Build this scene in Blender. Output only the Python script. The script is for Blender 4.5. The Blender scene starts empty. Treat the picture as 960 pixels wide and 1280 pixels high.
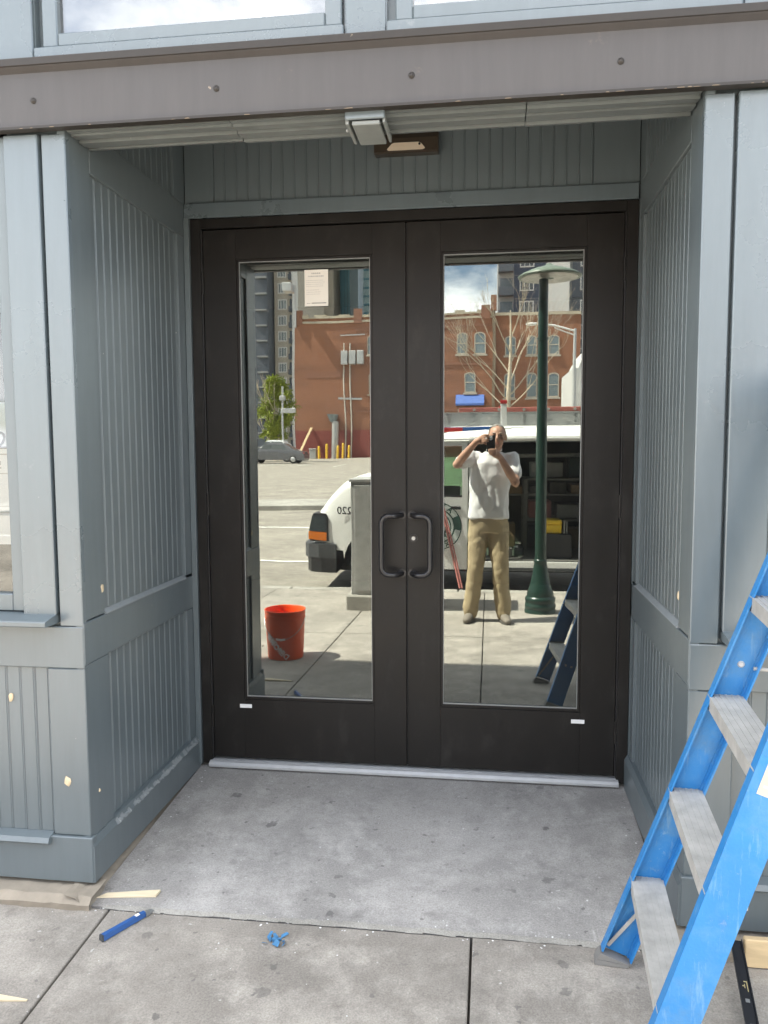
import bpy, bmesh, math, random
from mathutils import Vector, Matrix, Quaternion
random.seed(7)
R = math.radians
sc = bpy.context.scene
col = sc.collection

# ------------------------------------------------------------------ camera
CAM = Vector((0.3686, -3.4964, 1.4684))
PITCH, YAW, ROLL = 0.0848, 0.1342, -0.0049
cy, sy, cp, sp = math.cos(YAW), math.sin(YAW), math.cos(PITCH), math.sin(PITCH)
fwd = Vector((-sy*cp, cy*cp, -sp)); rgt0 = Vector((cy, sy, 0)); up0 = rgt0.cross(fwd)
c_, s_ = math.cos(ROLL), math.sin(ROLL)
rgt = rgt0*c_ + up0*s_; upv = up0*c_ - rgt0*s_
cd = bpy.data.cameras.new('camera'); cam = bpy.data.objects.new('camera', cd); col.objects.link(cam)
m = Matrix.Identity(4)
for i in range(3):
    m[i][0], m[i][1], m[i][2], m[i][3] = rgt[i], upv[i], -fwd[i], CAM[i]
cam.matrix_world = m
cd.sensor_fit = 'VERTICAL'; cd.sensor_height = 36; cd.lens = 36*986.23/1280
cd.clip_start = 0.01; cd.clip_end = 3000
sc.camera = cam

# ------------------------------------------------------------------ light
SUN_EL, SUN_S = R(55), 0.185                   # the sun stands left and a little behind the shopfront
SUN_AZ = math.asin(SUN_S)
sdir = Vector((math.cos(SUN_AZ)*math.cos(SUN_EL), -SUN_S*math.cos(SUN_EL), -math.sin(SUN_EL)))
sl = bpy.data.lights.new('sun', 'SUN'); so = bpy.data.objects.new('sun', sl); col.objects.link(so)
sl.energy = 5.0; sl.angle = R(0.53); sl.color = (1.0, 0.94, 0.84)
so.rotation_euler = sdir.to_track_quat('-Z', 'Y').to_euler(); so.location = (-6, 3, 14)

w = bpy.data.worlds.new('World'); sc.world = w; w.use_nodes = True
nt = w.node_tree; nt.nodes.clear()
def N(t, ty, **k):
    n = t.nodes.new(ty)
    for a, b in k.items(): setattr(n, a, b)
    return n
out = N(nt, 'ShaderNodeOutputWorld'); bg = N(nt, 'ShaderNodeBackground'); bg.inputs[1].default_value = 0.06
sky = N(nt, 'ShaderNodeTexSky'); sky.sky_type = 'NISHITA'; sky.sun_disc = False
sky.sun_elevation = SUN_EL; sky.sun_rotation = math.atan2(-sdir.x, -sdir.y)
sky.air_density = 1.0; sky.dust_density = 1.0
tc = N(nt, 'ShaderNodeTexCoord'); sep = N(nt, 'ShaderNodeSeparateXYZ'); nt.links.new(tc.outputs['Generated'], sep.inputs[0])
add = N(nt, 'ShaderNodeMath', operation='ADD'); add.inputs[1].default_value = 0.28; nt.links.new(sep.outputs[2], add.inputs[0])
mx = N(nt, 'ShaderNodeMath', operation='MAXIMUM'); mx.inputs[1].default_value = 0.05; nt.links.new(add.outputs[0], mx.inputs[0])
dv = N(nt, 'ShaderNodeVectorMath', operation='DIVIDE'); cmb = N(nt, 'ShaderNodeCombineXYZ')
for i in range(3): nt.links.new(mx.outputs[0], cmb.inputs[i])
nt.links.new(tc.outputs['Generated'], dv.inputs[0]); nt.links.new(cmb.outputs[0], dv.inputs[1])
mp = N(nt, 'ShaderNodeMapping'); mp.inputs['Location'].default_value = (2.4, 0.4, 0); nt.links.new(dv.outputs[0], mp.inputs[0])
n1 = N(nt, 'ShaderNodeTexNoise'); n1.inputs['Scale'].default_value = 1.5; n1.inputs['Detail'].default_value = 9; n1.inputs['Roughness'].default_value = 0.56
nt.links.new(mp.outputs[0], n1.inputs['Vector'])
rp = N(nt, 'ShaderNodeValToRGB'); rp.color_ramp.elements[0].position = 0.435; rp.color_ramp.elements[1].position = 0.55
nt.links.new(n1.outputs[0], rp.inputs[0])
n2 = N(nt, 'ShaderNodeTexNoise'); n2.inputs['Scale'].default_value = 3.1; n2.inputs['Detail'].default_value = 6
nt.links.new(mp.outputs[0], n2.inputs['Vector'])
rc = N(nt, 'ShaderNodeValToRGB'); rc.color_ramp.elements[0].position = 0.3; rc.color_ramp.elements[1].position = 0.7
rc.color_ramp.elements[0].color = (9.5, 9.8, 10.2, 1); rc.color_ramp.elements[1].color = (15, 15, 15, 1)
nt.links.new(n2.outputs[0], rc.inputs[0])
mixs = N(nt, 'ShaderNodeMixRGB'); nt.links.new(rp.outputs[0], mixs.inputs[0]); nt.links.new(sky.outputs[0], mixs.inputs[1]); nt.links.new(rc.outputs[0], mixs.inputs[2])
nt.links.new(mixs.outputs[0], bg.inputs[0]); nt.links.new(bg.outputs[0], out.inputs[0])

sc.view_settings.view_transform = 'Standard'; sc.view_settings.look = 'None'
sc.view_settings.exposure = 2.75; sc.view_settings.gamma = 1.0; sc.view_settings.use_curve_mapping = False
sc.render.engine = 'CYCLES'
sc.cycles.use_denoising = True
sc.cycles.max_bounces = 12; sc.cycles.diffuse_bounces = 5; sc.cycles.glossy_bounces = 6; sc.cycles.transparent_max_bounces = 12
sc.cycles.caustics_reflective = False; sc.cycles.caustics_refractive = False
sc.cycles.sample_clamp_indirect = 8

# ------------------------------------------------------------------ materials
def mat_new(name):
    ma = bpy.data.materials.new(name); ma.use_nodes = True
    t = ma.node_tree; b = t.nodes['Principled BSDF']
    return ma, t, b
def L(t, a, b): t.links.new(a, b)
def wpos(t): return N(t, 'ShaderNodeNewGeometry').outputs['Position']
def noise(t, vec, scale, detail=4, rough=0.55, stretch=None):
    if stretch:
        mp = N(t, 'ShaderNodeMapping'); mp.inputs['Scale'].default_value = stretch; L(t, vec, mp.inputs[0]); vec = mp.outputs[0]
    n = N(t, 'ShaderNodeTexNoise'); n.inputs['Scale'].default_value = scale; n.inputs['Detail'].default_value = detail; n.inputs['Roughness'].default_value = rough
    L(t, vec, n.inputs['Vector']); return n.outputs[0]
def ramp(t, val, p0, p1, c0=(0,0,0,1), c1=(1,1,1,1)):
    r = N(t, 'ShaderNodeValToRGB'); r.color_ramp.elements[0].position = p0; r.color_ramp.elements[1].position = p1
    r.color_ramp.elements[0].color = c0; r.color_ramp.elements[1].color = c1; L(t, val, r.inputs[0]); return r.outputs[0]
def mixc(t, f, a, b, mode='MIX'):
    n = N(t, 'ShaderNodeMixRGB', blend_type=mode)
    for i, v in enumerate((f, a, b)):
        if hasattr(v, 'links'): L(t, v, n.inputs[i])
        elif i == 0: n.inputs[0].default_value = v
        else: n.inputs[i].default_value = (*v[:3], 1)
    return n.outputs[0]
def bump(t, b, h, strength, dist=0.002):
    n = N(t, 'ShaderNodeBump'); n.inputs['Strength'].default_value = strength; n.inputs['Distance'].default_value = dist
    L(t, h, n.inputs['Height']); L(t, n.outputs[0], b.inputs['Normal'])
def sc3(c, k): return tuple(x*k for x in c)
MATS = {}
def simple(name, c, rough=0.5, metal=0.0, var=0.12, scale=6, bmp=0.0, spec=0.5, bscale=60, stretch=None):
    ma, t, b = mat_new(name)
    p = wpos(t)
    f = noise(t, p, scale, 5, 0.6, stretch)
    L(t, mixc(t, f, sc3(c, 1-var), sc3(c, 1+var)), b.inputs['Base Color'])
    b.inputs['Roughness'].default_value = rough; b.inputs['Metallic'].default_value = metal
    b.inputs['Specular IOR Level'].default_value = spec
    if bmp: bump(t, b, noise(t, p, bscale, 4, .6, stretch), bmp)
    MATS[name] = ma; return ma
def paint(name, c, rough=0.38, chip=(0.62,0.62,0.58), chips=True, spec=0.5):
    ma, t, b = mat_new(name); p = wpos(t)
    f = noise(t, p, 2.3, 6, .6)
    base = mixc(t, f, sc3(c, .90), sc3(c, 1.10))
    st = noise(t, p, 26, 5, .65, (1, 1, .12))
    base = mixc(t, ramp(t, st, .35, .75), base, sc3(c, 1.13)); 
    if chips:
        k = noise(t, p, 34, 3, .5); k2 = noise(t, p, 3.1, 2, .5)
        mm = N(t, 'ShaderNodeMath', operation='MULTIPLY'); L(t, ramp(t, k, .765, .775), mm.inputs[0]); L(t, ramp(t, k2, .55, .65), mm.inputs[1])
        base = mixc(t, mm.outputs[0], base, chip)
        sm = noise(t, p, 9, 7, .7); base = mixc(t, ramp(t, sm, .66, .82, (0,0,0,1), (.42,.42,.42,1)), base, sc3(chip, .6))
    L(t, base, b.inputs['Base Color'])
    rr = ramp(t, f, .2, .8, (rough*.8,)*3+(1,), (min(1, rough*1.25),)*3+(1,)); L(t, rr, b.inputs['Roughness'])
    b.inputs['Specular IOR Level'].default_value = spec
    h = noise(t, p, 90, 4, .6, (1, 1, .15)); bump(t, b, h, .10, .002)
    MATS[name] = ma; return ma
def concrete(name, c, spots=True, dust=(.47,.465,.46), grain=1.0, gum=(.075,.072,.07), edge=0.0, chalk=.5):
    ma, t, b = mat_new(name); p = wpos(t)
    big = noise(t, p, 1.1, 6, .62); mid = noise(t, p, 5.5, 7, .68); fine = noise(t, p, 170, 5, .75)
    base = mixc(t, ramp(t, big, .36, .64), sc3(c, .74), sc3(c, 1.12))
    base = mixc(t, ramp(t, mid, .46, .70, (0,0,0,1), (.7,.7,.7,1)), base, dust)
    base = mixc(t, ramp(t, noise(t, p, 2.6, 8, .74), .50, .72, (0,0,0,1), (.6,.6,.6,1)), base, sc3(c, .55))
    base = mixc(t, .30*grain, base, ramp(t, fine, .3, .7), 'OVERLAY')
    # chalky smears and drag marks
    for scl, st, lo, hi, rot in ((7, (1, .28, 1), .62, .76, 18), (16, (.3, 1, 1), .66, .78, -25), (38, (1, .5, 1), .68, .76, 40)):
        mp = N(t, 'ShaderNodeMapping'); mp.inputs['Scale'].default_value = st; mp.inputs['Rotation'].default_value = (0, 0, R(rot)); L(t, p, mp.inputs[0])
        n_ = N(t, 'ShaderNodeTexNoise'); n_.inputs['Scale'].default_value = scl; n_.inputs['Detail'].default_value = 8; n_.inputs['Roughness'].default_value = .75; n_.inputs['Distortion'].default_value = 1.2; L(t, mp.outputs[0], n_.inputs['Vector'])
        base = mixc(t, ramp(t, n_.outputs[0], lo, hi, (0,0,0,1), (chalk,)*3+(1,)), base, sc3(dust, 1.18))
    st_ = noise(t, p, 8.5, 5, .6); base = mixc(t, ramp(t, st_, .60, .78, (0,0,0,1), (.6,.6,.6,1)), base, sc3(c, .42)); base = mixc(t, ramp(t, noise(t, p, 1.7, 9, .7), .52, .66, (0,0,0,1), (.42,.42,.42,1)), base, sc3(c, .55))
    if edge:      # dirt and grime gathered along the joints of each slab
        tcn = N(t, 'ShaderNodeTexCoord'); sp = N(t, 'ShaderNodeSeparateXYZ'); L(t, tcn.outputs['Generated'], sp.inputs[0]); ds = []
        for k in (0, 1):
            q = N(t, 'ShaderNodeMath', operation='PINGPONG'); q.inputs[1].default_value = .5; L(t, sp.outputs[k], q.inputs[0]); ds.append(q.outputs[0])
        mn = N(t, 'ShaderNodeMath', operation='MINIMUM'); L(t, ds[0], mn.inputs[0]); L(t, ds[1], mn.inputs[1])
        wv = N(t, 'ShaderNodeMath', operation='MULTIPLY_ADD'); L(t, noise(t, p, 6, 8, .8), wv.inputs[0]); wv.inputs[1].default_value = -.075; L(t, mn.outputs[0], wv.inputs[2])
        base = mixc(t, ramp(t, wv.outputs[0], -.033, -.006, (edge,)*3+(1,), (0,0,0,1)), base, sc3(c, .38))
    if spots:
        for scl, thr, cc, wob in ((4.6, .085, gum, .06), (8.0, .075, sc3(gum, 1.2), .05), (17, .07, sc3(gum, 1.5), .03), (19, .045, (.64,.63,.60), .035)):
            v = N(t, 'ShaderNodeTexVoronoi'); v.voronoi_dimensions = '2D'; v.inputs['Scale'].default_value = scl; v.inputs['Randomness'].default_value = 1
            add_ = N(t, 'ShaderNodeVectorMath', operation='ADD'); nn = N(t, 'ShaderNodeTexNoise'); nn.inputs['Scale'].default_value = 40; L(t, p, nn.inputs['Vector'])
            sub = N(t, 'ShaderNodeVectorMath', operation='SCALE'); sub.inputs['Scale'].default_value = wob; L(t, nn.outputs['Color'], sub.inputs[0])
            L(t, p, add_.inputs[0]); L(t, sub.outputs[0], add_.inputs[1]); L(t, add_.outputs[0], v.inputs['Vector'])
            s = N(t, 'ShaderNodeSeparateColor'); L(t, v.outputs['Color'], s.inputs[0])
            rad = N(t, 'ShaderNodeMath', operation='MULTIPLY'); L(t, ramp(t, s.outputs[0], .5, 1.0), rad.inputs[0]); rad.inputs[1].default_value = thr*2
            qd = N(t, 'ShaderNodeMath', operation='SUBTRACT'); L(t, rad.outputs[0], qd.inputs[0]); L(t, v.outputs['Distance'], qd.inputs[1]); lt = N(t, 'ShaderNodeMath', operation='MULTIPLY'); lt.use_clamp = True; L(t, qd.outputs[0], lt.inputs[0]); lt.inputs[1].default_value = 28
            op = N(t, 'ShaderNodeMath', operation='MULTIPLY'); L(t, lt.outputs[0], op.inputs[0]); L(t, ramp(t, s.outputs[1], .2, 1, (.05,)*3+(1,), (.65,)*3+(1,)), op.inputs[1])
            base = mixc(t, op.outputs[0], base, cc)
    L(t, base, b.inputs['Base Color']); b.inputs['Roughness'].default_value = .82; b.inputs['Specular IOR Level'].default_value = .35
    hm = N(t, 'ShaderNodeMath', operation='ADD'); L(t, fine, hm.inputs[0]); L(t, mid, hm.inputs[1]); bump(t, b, hm.outputs[0], .35, .003)
    MATS[name] = ma; return ma

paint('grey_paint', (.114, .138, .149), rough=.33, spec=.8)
paint('trim_paint', (.110, .137, .152), rough=.28, spec=1.0)
paint('pale_trim', (.135, .150, .150), rough=.45)
paint('beam_paint', (.063, .058, .057), rough=.42, chip=(.38,.30,.22))
paint('pale_plate', (.20, .215, .21), rough=.45)
paint('worn_ledge', (.24, .26, .265), rough=.5)
paint('beam_edge', (.024, .020, .017), rough=.5, chip=(.16,.13,.10))
ma, t, b = mat_new('bronze'); p = wpos(t)
f = noise(t, p, 3.5, 7, .68); sm = noise(t, p, 9, 6, .7, (1, 1, .5))
base = mixc(t, f, (.0105,.0096,.0092), (.0175,.0158,.0145)); base = mixc(t, ramp(t, sm, .54, .76, (0,0,0,1), (.5,.5,.5,1)), base, (.042,.039,.036)); base = mixc(t, ramp(t, noise(t, p, 24, 6, .75), .62, .75, (0,0,0,1), (.4,.4,.4,1)), base, (.006,.006,.006))
L(t, base, b.inputs['Base Color']); L(t, ramp(t, sm, .3, .75, (.30,)*3+(1,), (.52,)*3+(1,)), b.inputs['Roughness']); b.inputs['Specular IOR Level'].default_value = .32
bump(t, b, noise(t, p, 160, 3, .6), .05, .001); MATS['bronze'] = ma
simple('black_gasket', (.012, .012, .012), .6)
simple('handle_black', (.022, .021, .022), .34, 0, .1, spec=.6)
simple('aluminium', (.50, .51, .52), .5, .35, .18, 18, .15, bscale=80)
simple('steel', (.42, .43, .43), .35, .9, .1)
simple('rough_steel', (.33, .34, .34), .5, .6, .2, 12)
simple('dark_fixture', (.055, .042, .03), .35, .2, .3, 12)
simple('pale_lens', (.66, .56, .44), .25, 0, .15, 14)
concrete('slab_concrete', (.360, .345, .326), dust=(.52,.50,.475), chalk=.75, edge=.06)
concrete('walk_concrete', (.325, .298, .262), dust=(.47,.435,.385), edge=.14, chalk=.6)
concrete('curb_concrete', (.36, .345, .31), spots=False, dust=(.48,.46,.42))
concrete('road', (.29, .265, .225), spots=False, dust=(.37,.34,.29), grain=.8)
simple('joint_dirt', (.10, .088, .075), .95, 0, .3, 30, .4)
simple('stone', (.29, .252, .20), .9, 0, .35, 11, .8, bscale=28)
simple('white_marking', (.72, .71, .67), .8, 0, .12, 20)
simple('dark_interior', (.03, .03, .032), .9)
simple('interior_floor', (.05, .05, .05), .5)
simple('paper', (.86, .82, .75), .8, 0, .03, 12)
simple('paper_white', (.82, .83, .84), .8, 0, .03, 12)
simple('ink', (.10, .095, .10), .8)
simple('ink_grey', (.50, .48, .46), .8)
simple('label_white', (.85, .85, .85), .5, 0, .03)
ma, t, b = mat_new('fibreglass_blue'); p = wpos(t)
base = mixc(t, noise(t, p, 7, 6, .65), (.014,.15,.42), (.030,.225,.52)); base = mixc(t, ramp(t, noise(t, p, 5, 8, .72), .46, .70, (0,0,0,1), (.5,.5,.5,1)), base, (.13,.28,.44))
base = mixc(t, ramp(t, noise(t, p, 22, 6, .75), .63, .74, (0,0,0,1), (.5,.5,.5,1)), base, (.30,.41,.49)); base = mixc(t, ramp(t, noise(t, p, 11, 7, .7), .60, .80, (0,0,0,1), (.5,.5,.5,1)), base, (.05,.10,.20))
base = mixc(t, ramp(t, noise(t, p, 60, 6, .7, (1, 1, .12)), .56, .70, (0,0,0,1), (.45,.45,.45,1)), base, (.22,.36,.48)); base = mixc(t, ramp(t, noise(t, p, 3.5, 6, .7), .55, .70, (0,0,0,1), (.45,.45,.45,1)), base, (.10,.16,.21))
L(t, base, b.inputs['Base Color']); b.inputs['Roughness'].default_value = .55; bump(t, b, noise(t, p, 160, 4, .6), .35); MATS['fibreglass_blue'] = ma
simple('worn_aluminium', (.42, .41, .385), .6, .15, .42, 17, .3, bscale=60)
simple('rubber', (.20, .195, .185), .8, 0, .2)
simple('sticker', (.50, .46, .36), .6, 0, .1, 20)
simple('pine', (.66, .50, .29), .75, 0, .18, 8, .3, stretch=(1, 8, 8))
simple('pine_pale', (.70, .60, .42), .75, 0, .15, 9, .3, stretch=(1, 8, 8))
simple('tool_blue', (.03, .10, .30), .45, 0, .15, 30)
simple('rag_blue', (.06, .19, .36), .9, 0, .4, 60, .5)
simple('black_bar', (.012, .013, .017), .4, 0, .3, 30, .1, spec=.6)
simple('yellow_print', (.62, .52, .25), .6)
simple('putty', (.62, .50, .33), .8, 0, .2, 60, .4, bscale=90)
simple('bucket_orange', (.86, .105, .016), .42, 0, .08, 8)
simple('lamp_green', (.008, .034, .024), .32, 0, .12, 5, spec=.6)
simple('lamp_pale', (.15, .19, .15), .4, 0, .12, 5)
simple('lamp_inside', (.40, .39, .35), .35, .5, .6, 9)
simple('cabinet_grey', (.40, .40, .385), .55, .1, .32, 14, .15)
simple('van_white', (.80, .80, .77), .28, 0, .03, 3, spec=.6)
simple('plastic_grey', (.055, .058, .062), .55, 0, .15)
simple('plastic_black', (.014, .014, .015), .5)
simple('headlight', (.07, .085, .09), .12, .2, .3, 16, spec=.8)
simple('amber', (.75, .20, .015), .25, 0, .1)
simple('tyre', (.015, .015, .015), .85)
simple('van_dark', (.095, .092, .082), .8, 0, .4, 5)
simple('shelf_grey', (.26, .25, .23), .6, 0, .15)
simple('shelf_wood', (.30, .20, .11), .7, 0, .2)
simple('case_yellow', (.78, .52, .015), .45)
simple('ladder_grey', (.36, .37, .36), .5, .2, .15)
simple('ladder_red', (.46, .15, .12), .5, 0, .15)
simple('rack_red', (.45, .03, .03), .4)
simple('strap_red', (.46, .17, .15), .6)
simple('emblem_green', (.02, .085, .06), .4)
simple('emblem_pale', (.62, .68, .65), .4)
simple('skin', (.50, .285, .20), .5, 0, .14, 30, .1, bscale=150)
simple('hair', (.24, .225, .205), .8, 0, .3, 60, .6, bscale=80)
simple('shirt_white', (.72, .72, .73), .85, 0, .04, 9, .9, bscale=18)
simple('khaki', (.40, .32, .195), .85, 0, .14, 9, .9, bscale=24)
simple('shoe', (.20, .175, .145), .8, 0, .3, 30)
simple('sole', (.10, .09, .08), .8)
simple('phone_black', (.012, .012, .013), .2)
simple('phone_white', (.85, .85, .85), .3)
simple('car_grey', (.16, .16, .165), .25, .5, .05)
simple('car_white', (.72, .72, .72), .3)
simple('car_glass', (.10, .12, .125), .08, 0, .1, spec=.9)
simple('bark_pale', (.50, .43, .33), .85, 0, .3, 9)
simple('bark', (.22, .17, .12), .9, 0, .25, 9)
simple('leaf_spring', (.25, .30, .025), .6, 0, .4, 1.7)
simple('yellow_post', (.75, .47, .04), .5)
simple('pipe_pale', (.62, .58, .50), .5, .2)
simple('galvanised', (.50, .50, .49), .45, .6, .15)
simple('awning_blue', (.08, .15, .42), .8)
simple('tower_teal', (.10, .27, .33), .2, .1, .15, .2)
simple('tower_dark', (.06, .085, .095), .25, .1, .2, .2)
simple('tower_pale', (.42, .50, .49), .3, .1, .1, .3)
simple('plaster_beige', (.46, .415, .345), .85, 0, .12, .5)
simple('plaster_white', (.68, .675, .66), .85, 0, .06, .5)
simple('plaster_grey', (.46, .46, .45), .85, 0, .15, .8)
simple('panel_slate', (.085, .10, .125), .6, 0, .1, .5)
simple('panel_navy', (.05, .065, .11), .6, 0, .12, .5)
simple('panel_grey', (.28, .285, .29), .7, 0, .1, .5)
simple('window_dark', (.10, .115, .13), .1, 0, .25, .7, spec=.8)
simple('window_pale', (.20, .245, .26), .2, 0, .2, .6)
simple('cornice', (.50, .44, .34), .9, 0, .3, 2)
simple('brick_bare', (.27, .13, .085), .9, 0, .2, 4)
simple('stone_trim', (.48, .43, .36), .85, 0, .15, 2)
# far brickwork: courses only a fraction of a pixel high, so colour and mortar come from the material
ma, t, b = mat_new('brickwork'); p = wpos(t)
mp_ = N(t, 'ShaderNodeMapping'); mp_.inputs['Rotation'].default_value = (R(90), 0, 0); L(t, p, mp_.inputs[0])
br = N(t, 'ShaderNodeTexBrick'); br.inputs['Scale'].default_value = 1; br.inputs['Brick Width'].default_value = .46; br.inputs['Row Height'].default_value = .15; br.inputs['Mortar Size'].default_value = .012
br.inputs['Color1'].default_value = (.31,.125,.072,1); br.inputs['Color2'].default_value = (.27,.105,.058,1); br.inputs['Mortar'].default_value = (.30,.22,.17,1)
L(t, mp_.outputs[0], br.inputs['Vector'])
base = mixc(t, ramp(t, noise(t, p, .35, 7, .7), .3, .7), br.outputs[0], (.33,.15,.082)); base = mixc(t, ramp(t, noise(t, p, .16, 5, .6, (1,1,3)), .5, .75, (0,0,0,1), (.7,.7,.7,1)), base, (.17,.085,.055))
L(t, base, b.inputs['Base Color']); b.inputs['Roughness'].default_value = .9; MATS['brickwork'] = ma
simple('brick_red_paint', (.24, .065, .052), .85, 0, .2, 2)
# glass: reflective coated pane
def glass(name, refl, tint, gl=(1,1,1), haze=0.0, bow=0.0):
    ma = bpy.data.materials.new(name); ma.use_nodes = True; t = ma.node_tree; t.nodes.clear()
    o = N(t, 'ShaderNodeOutputMaterial'); mi = N(t, 'ShaderNodeMixShader'); tr = N(t, 'ShaderNodeBsdfTransparent'); g = N(t, 'ShaderNodeBsdfGlossy')
    tr.inputs[0].default_value = (*tint, 1); g.inputs[0].default_value = (*gl, 1); g.inputs['Roughness'].default_value = 0
    fr = N(t, 'ShaderNodeFresnel'); fr.inputs[0].default_value = 1.5
    ad = N(t, 'ShaderNodeMath', operation='ADD'); ad.use_clamp = True; ad.inputs[1].default_value = refl; L(t, fr.outputs[0], ad.inputs[0])
    L(t, ad.outputs[0], mi.inputs[0]); L(t, tr.outputs[0], mi.inputs[1]); L(t, g.outputs[0], mi.inputs[2]); last = mi.outputs[0]
    if bow:       # real panes are never quite flat: waves of a tenth of a millimetre
        p = wpos(t); bp_ = N(t, 'ShaderNodeBump'); bp_.inputs['Strength'].default_value = 1; bp_.inputs['Distance'].default_value = bow; L(t, noise(t, p, 2.4, 1, .4), bp_.inputs['Height']); L(t, bp_.outputs[0], g.inputs['Normal'])
    if haze:      # pale film and streaks painted in for haze and reflected inner lines
        p = wpos(t); d1 = ramp(t, noise(t, p, 3.2, 7, .7, (1, 1, .35)), .42, .80); d2 = ramp(t, noise(t, p, 30, 4, .6, (1, 1, .03)), .60, .78)
        mx_ = N(t, 'ShaderNodeMath', operation='MULTIPLY_ADD'); L(t, d2, mx_.inputs[0]); mx_.inputs[1].default_value = .45; L(t, d1, mx_.inputs[2])
        sc4 = N(t, 'ShaderNodeMath', operation='MULTIPLY_ADD'); L(t, mx_.outputs[0], sc4.inputs[0]); sc4.inputs[1].default_value = haze; sc4.inputs[2].default_value = haze*.25
        df = N(t, 'ShaderNodeBsdfDiffuse'); df.inputs[0].default_value = (.7,.7,.68,1); m2 = N(t, 'ShaderNodeMixShader'); L(t, sc4.outputs[0], m2.inputs[0]); L(t, last, m2.inputs[1]); L(t, df.outputs[0], m2.inputs[2]); last = m2.outputs[0]
    L(t, last, o.inputs[0])
    MATS[name] = ma; return ma
glass('door_glass', .12, (.62,.66,.63), (.97, 1.0, .96), .030, .0004)
glass('shop_glass', .02, (.88,.9,.9), haze=.015)
glass('upper_glass', .17, (.5,.52,.52), haze=.02)
glass('van_glass', .05, (.74,.86,.76))

# ------------------------------------------------------------------ mesh helpers
class MB:
    def __init__(s): s.v = []; s.f = []; s.m = []; s.sm = []; s.cur = 0
    def add(s, vs, fs, smooth=False):
        o = len(s.v); s.v += [tuple(x) for x in vs]
        for f in fs: s.f.append([i+o for i in f]); s.m.append(s.cur); s.sm.append(smooth)
        return s
    def box(s, x0, x1, y0, y1, z0, z1, bv=0.0):
        if x0 > x1: x0, x1 = x1, x0
        if y0 > y1: y0, y1 = y1, y0
        if z0 > z1: z0, z1 = z1, z0
        if bv <= 0:
            vs = [(x, y, z) for x in (x0, x1) for y in (y0, y1) for z in (z0, z1)]
            return s.add(vs, [(0,1,3,2),(4,6,7,5),(0,4,5,1),(2,3,7,6),(0,2,6,4),(1,5,7,3)])
        bv = min(bv, (x1-x0)*.45, (y1-y0)*.45, (z1-z0)*.45)
        bm = bmesh.new(); bmesh.ops.create_cube(bm, size=1)
        for v in bm.verts:
            v.co = Vector(((x0+x1)/2+v.co.x*(x1-x0), (y0+y1)/2+v.co.y*(y1-y0), (z0+z1)/2+v.co.z*(z1-z0)))
        bmesh.ops.bevel(bm, geom=bm.edges[:], offset=bv, segments=1, affect='EDGES', profile=.5)
        return s.bm(bm)
    def bm(s, bm, smooth=False):
        bm.verts.index_update()
        s.add([v.co.copy() for v in bm.verts], [[v.index for v in f.verts] for f in bm.faces], smooth); bm.free(); return s
    def hexa(s, P):   # 8 corners: bottom 4 ccw, top 4 ccw
        return s.add(P, [(3,2,1,0),(4,5,6,7),(0,1,5,4),(1,2,6,5),(2,3,7,6),(3,0,4,7)])
    def prism(s, poly, axis, a, b):  # poly of 2D points, extruded along the axis
        n = len(poly)
        def P(u, v, w_): return {'x': (w_, u, v), 'y': (u, w_, v), 'z': (u, v, w_)}[axis]
        vs = [P(u, v, a) for u, v in poly]+[P(u, v, b) for u, v in poly]
        return s.add(vs, [list(range(n))[::-1], list(range(n, 2*n))]+[(i, (i+1) % n, n+(i+1) % n, n+i) for i in range(n)])
    def tube(s, pts, r, n=10, caps=True, smooth=True):
        pts = [Vector(p) for p in pts]; rs = r if isinstance(r, (list, tuple)) else [r]*len(pts)
        rings = []; prev = None
        for i, p in enumerate(pts):
            d = (pts[min(i+1, len(pts)-1)]-pts[max(i-1, 0)]).normalized()
            a = prev - d*prev.dot(d) if prev else d.orthogonal()
            a.normalize(); prev = a; b_ = d.cross(a)
            rings.append([p+(a*math.cos(2*math.pi*k/n)+b_*math.sin(2*math.pi*k/n))*rs[i] for k in range(n)])
        vs = [v for r_ in rings for v in r_]; fs = []
        for i in range(len(pts)-1):
            for k in range(n): fs.append((i*n+k, i*n+(k+1) % n, (i+1)*n+(k+1) % n, (i+1)*n+k))
        s.add(vs, fs, smooth)
        if caps: s.add(rings[0], [list(range(n))[::-1]]); s.add(rings[-1], [list(range(n))])
        return s
    def lathe(s, prof, c, n=24, smooth=True, cap=True):  # prof: (r, z)
        vs = []; fs = []
        for r_, z in prof:
            for k in range(n): a = 2*math.pi*k/n; vs.append((c[0]+r_*math.cos(a), c[1]+r_*math.sin(a), c[2]+z))
        for i in range(len(prof)-1):
            for k in range(n): fs.append((i*n+k, i*n+(k+1) % n, (i+1)*n+(k+1) % n, (i+1)*n+k))
        s.add(vs, fs, smooth)
        if cap:
            s.add(vs[:n], [list(range(n))[::-1]]); s.add(vs[-n:], [list(range(n))])
        return s
    def ball(s, c, r, n=12, sq=(1,1,1)):
        bm = bmesh.new(); bmesh.ops.create_uvsphere(bm, u_segments=n, v_segments=max(6, n//2+2), radius=1)
        for v in bm.verts: v.co = Vector((c[0]+v.co.x*r*sq[0], c[1]+v.co.y*r*sq[1], c[2]+v.co.z*r*sq[2]))
        return s.bm(bm, True)
    def xf(s, M):
        s.v = [tuple(M @ Vector(v)) for v in s.v]; return s
    def mesh(s, name):
        me = bpy.data.meshes.new(name); me.from_pydata(s.v, [], s.f); me.update()
        me.polygons.foreach_set('use_smooth', s.sm); me.polygons.foreach_set('material_index', s.m)
        bm = bmesh.new(); bm.from_mesh(me); bmesh.ops.recalc_face_normals(bm, faces=bm.faces[:]); bm.to_mesh(me); bm.free()
        return me
WM = {}
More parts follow.
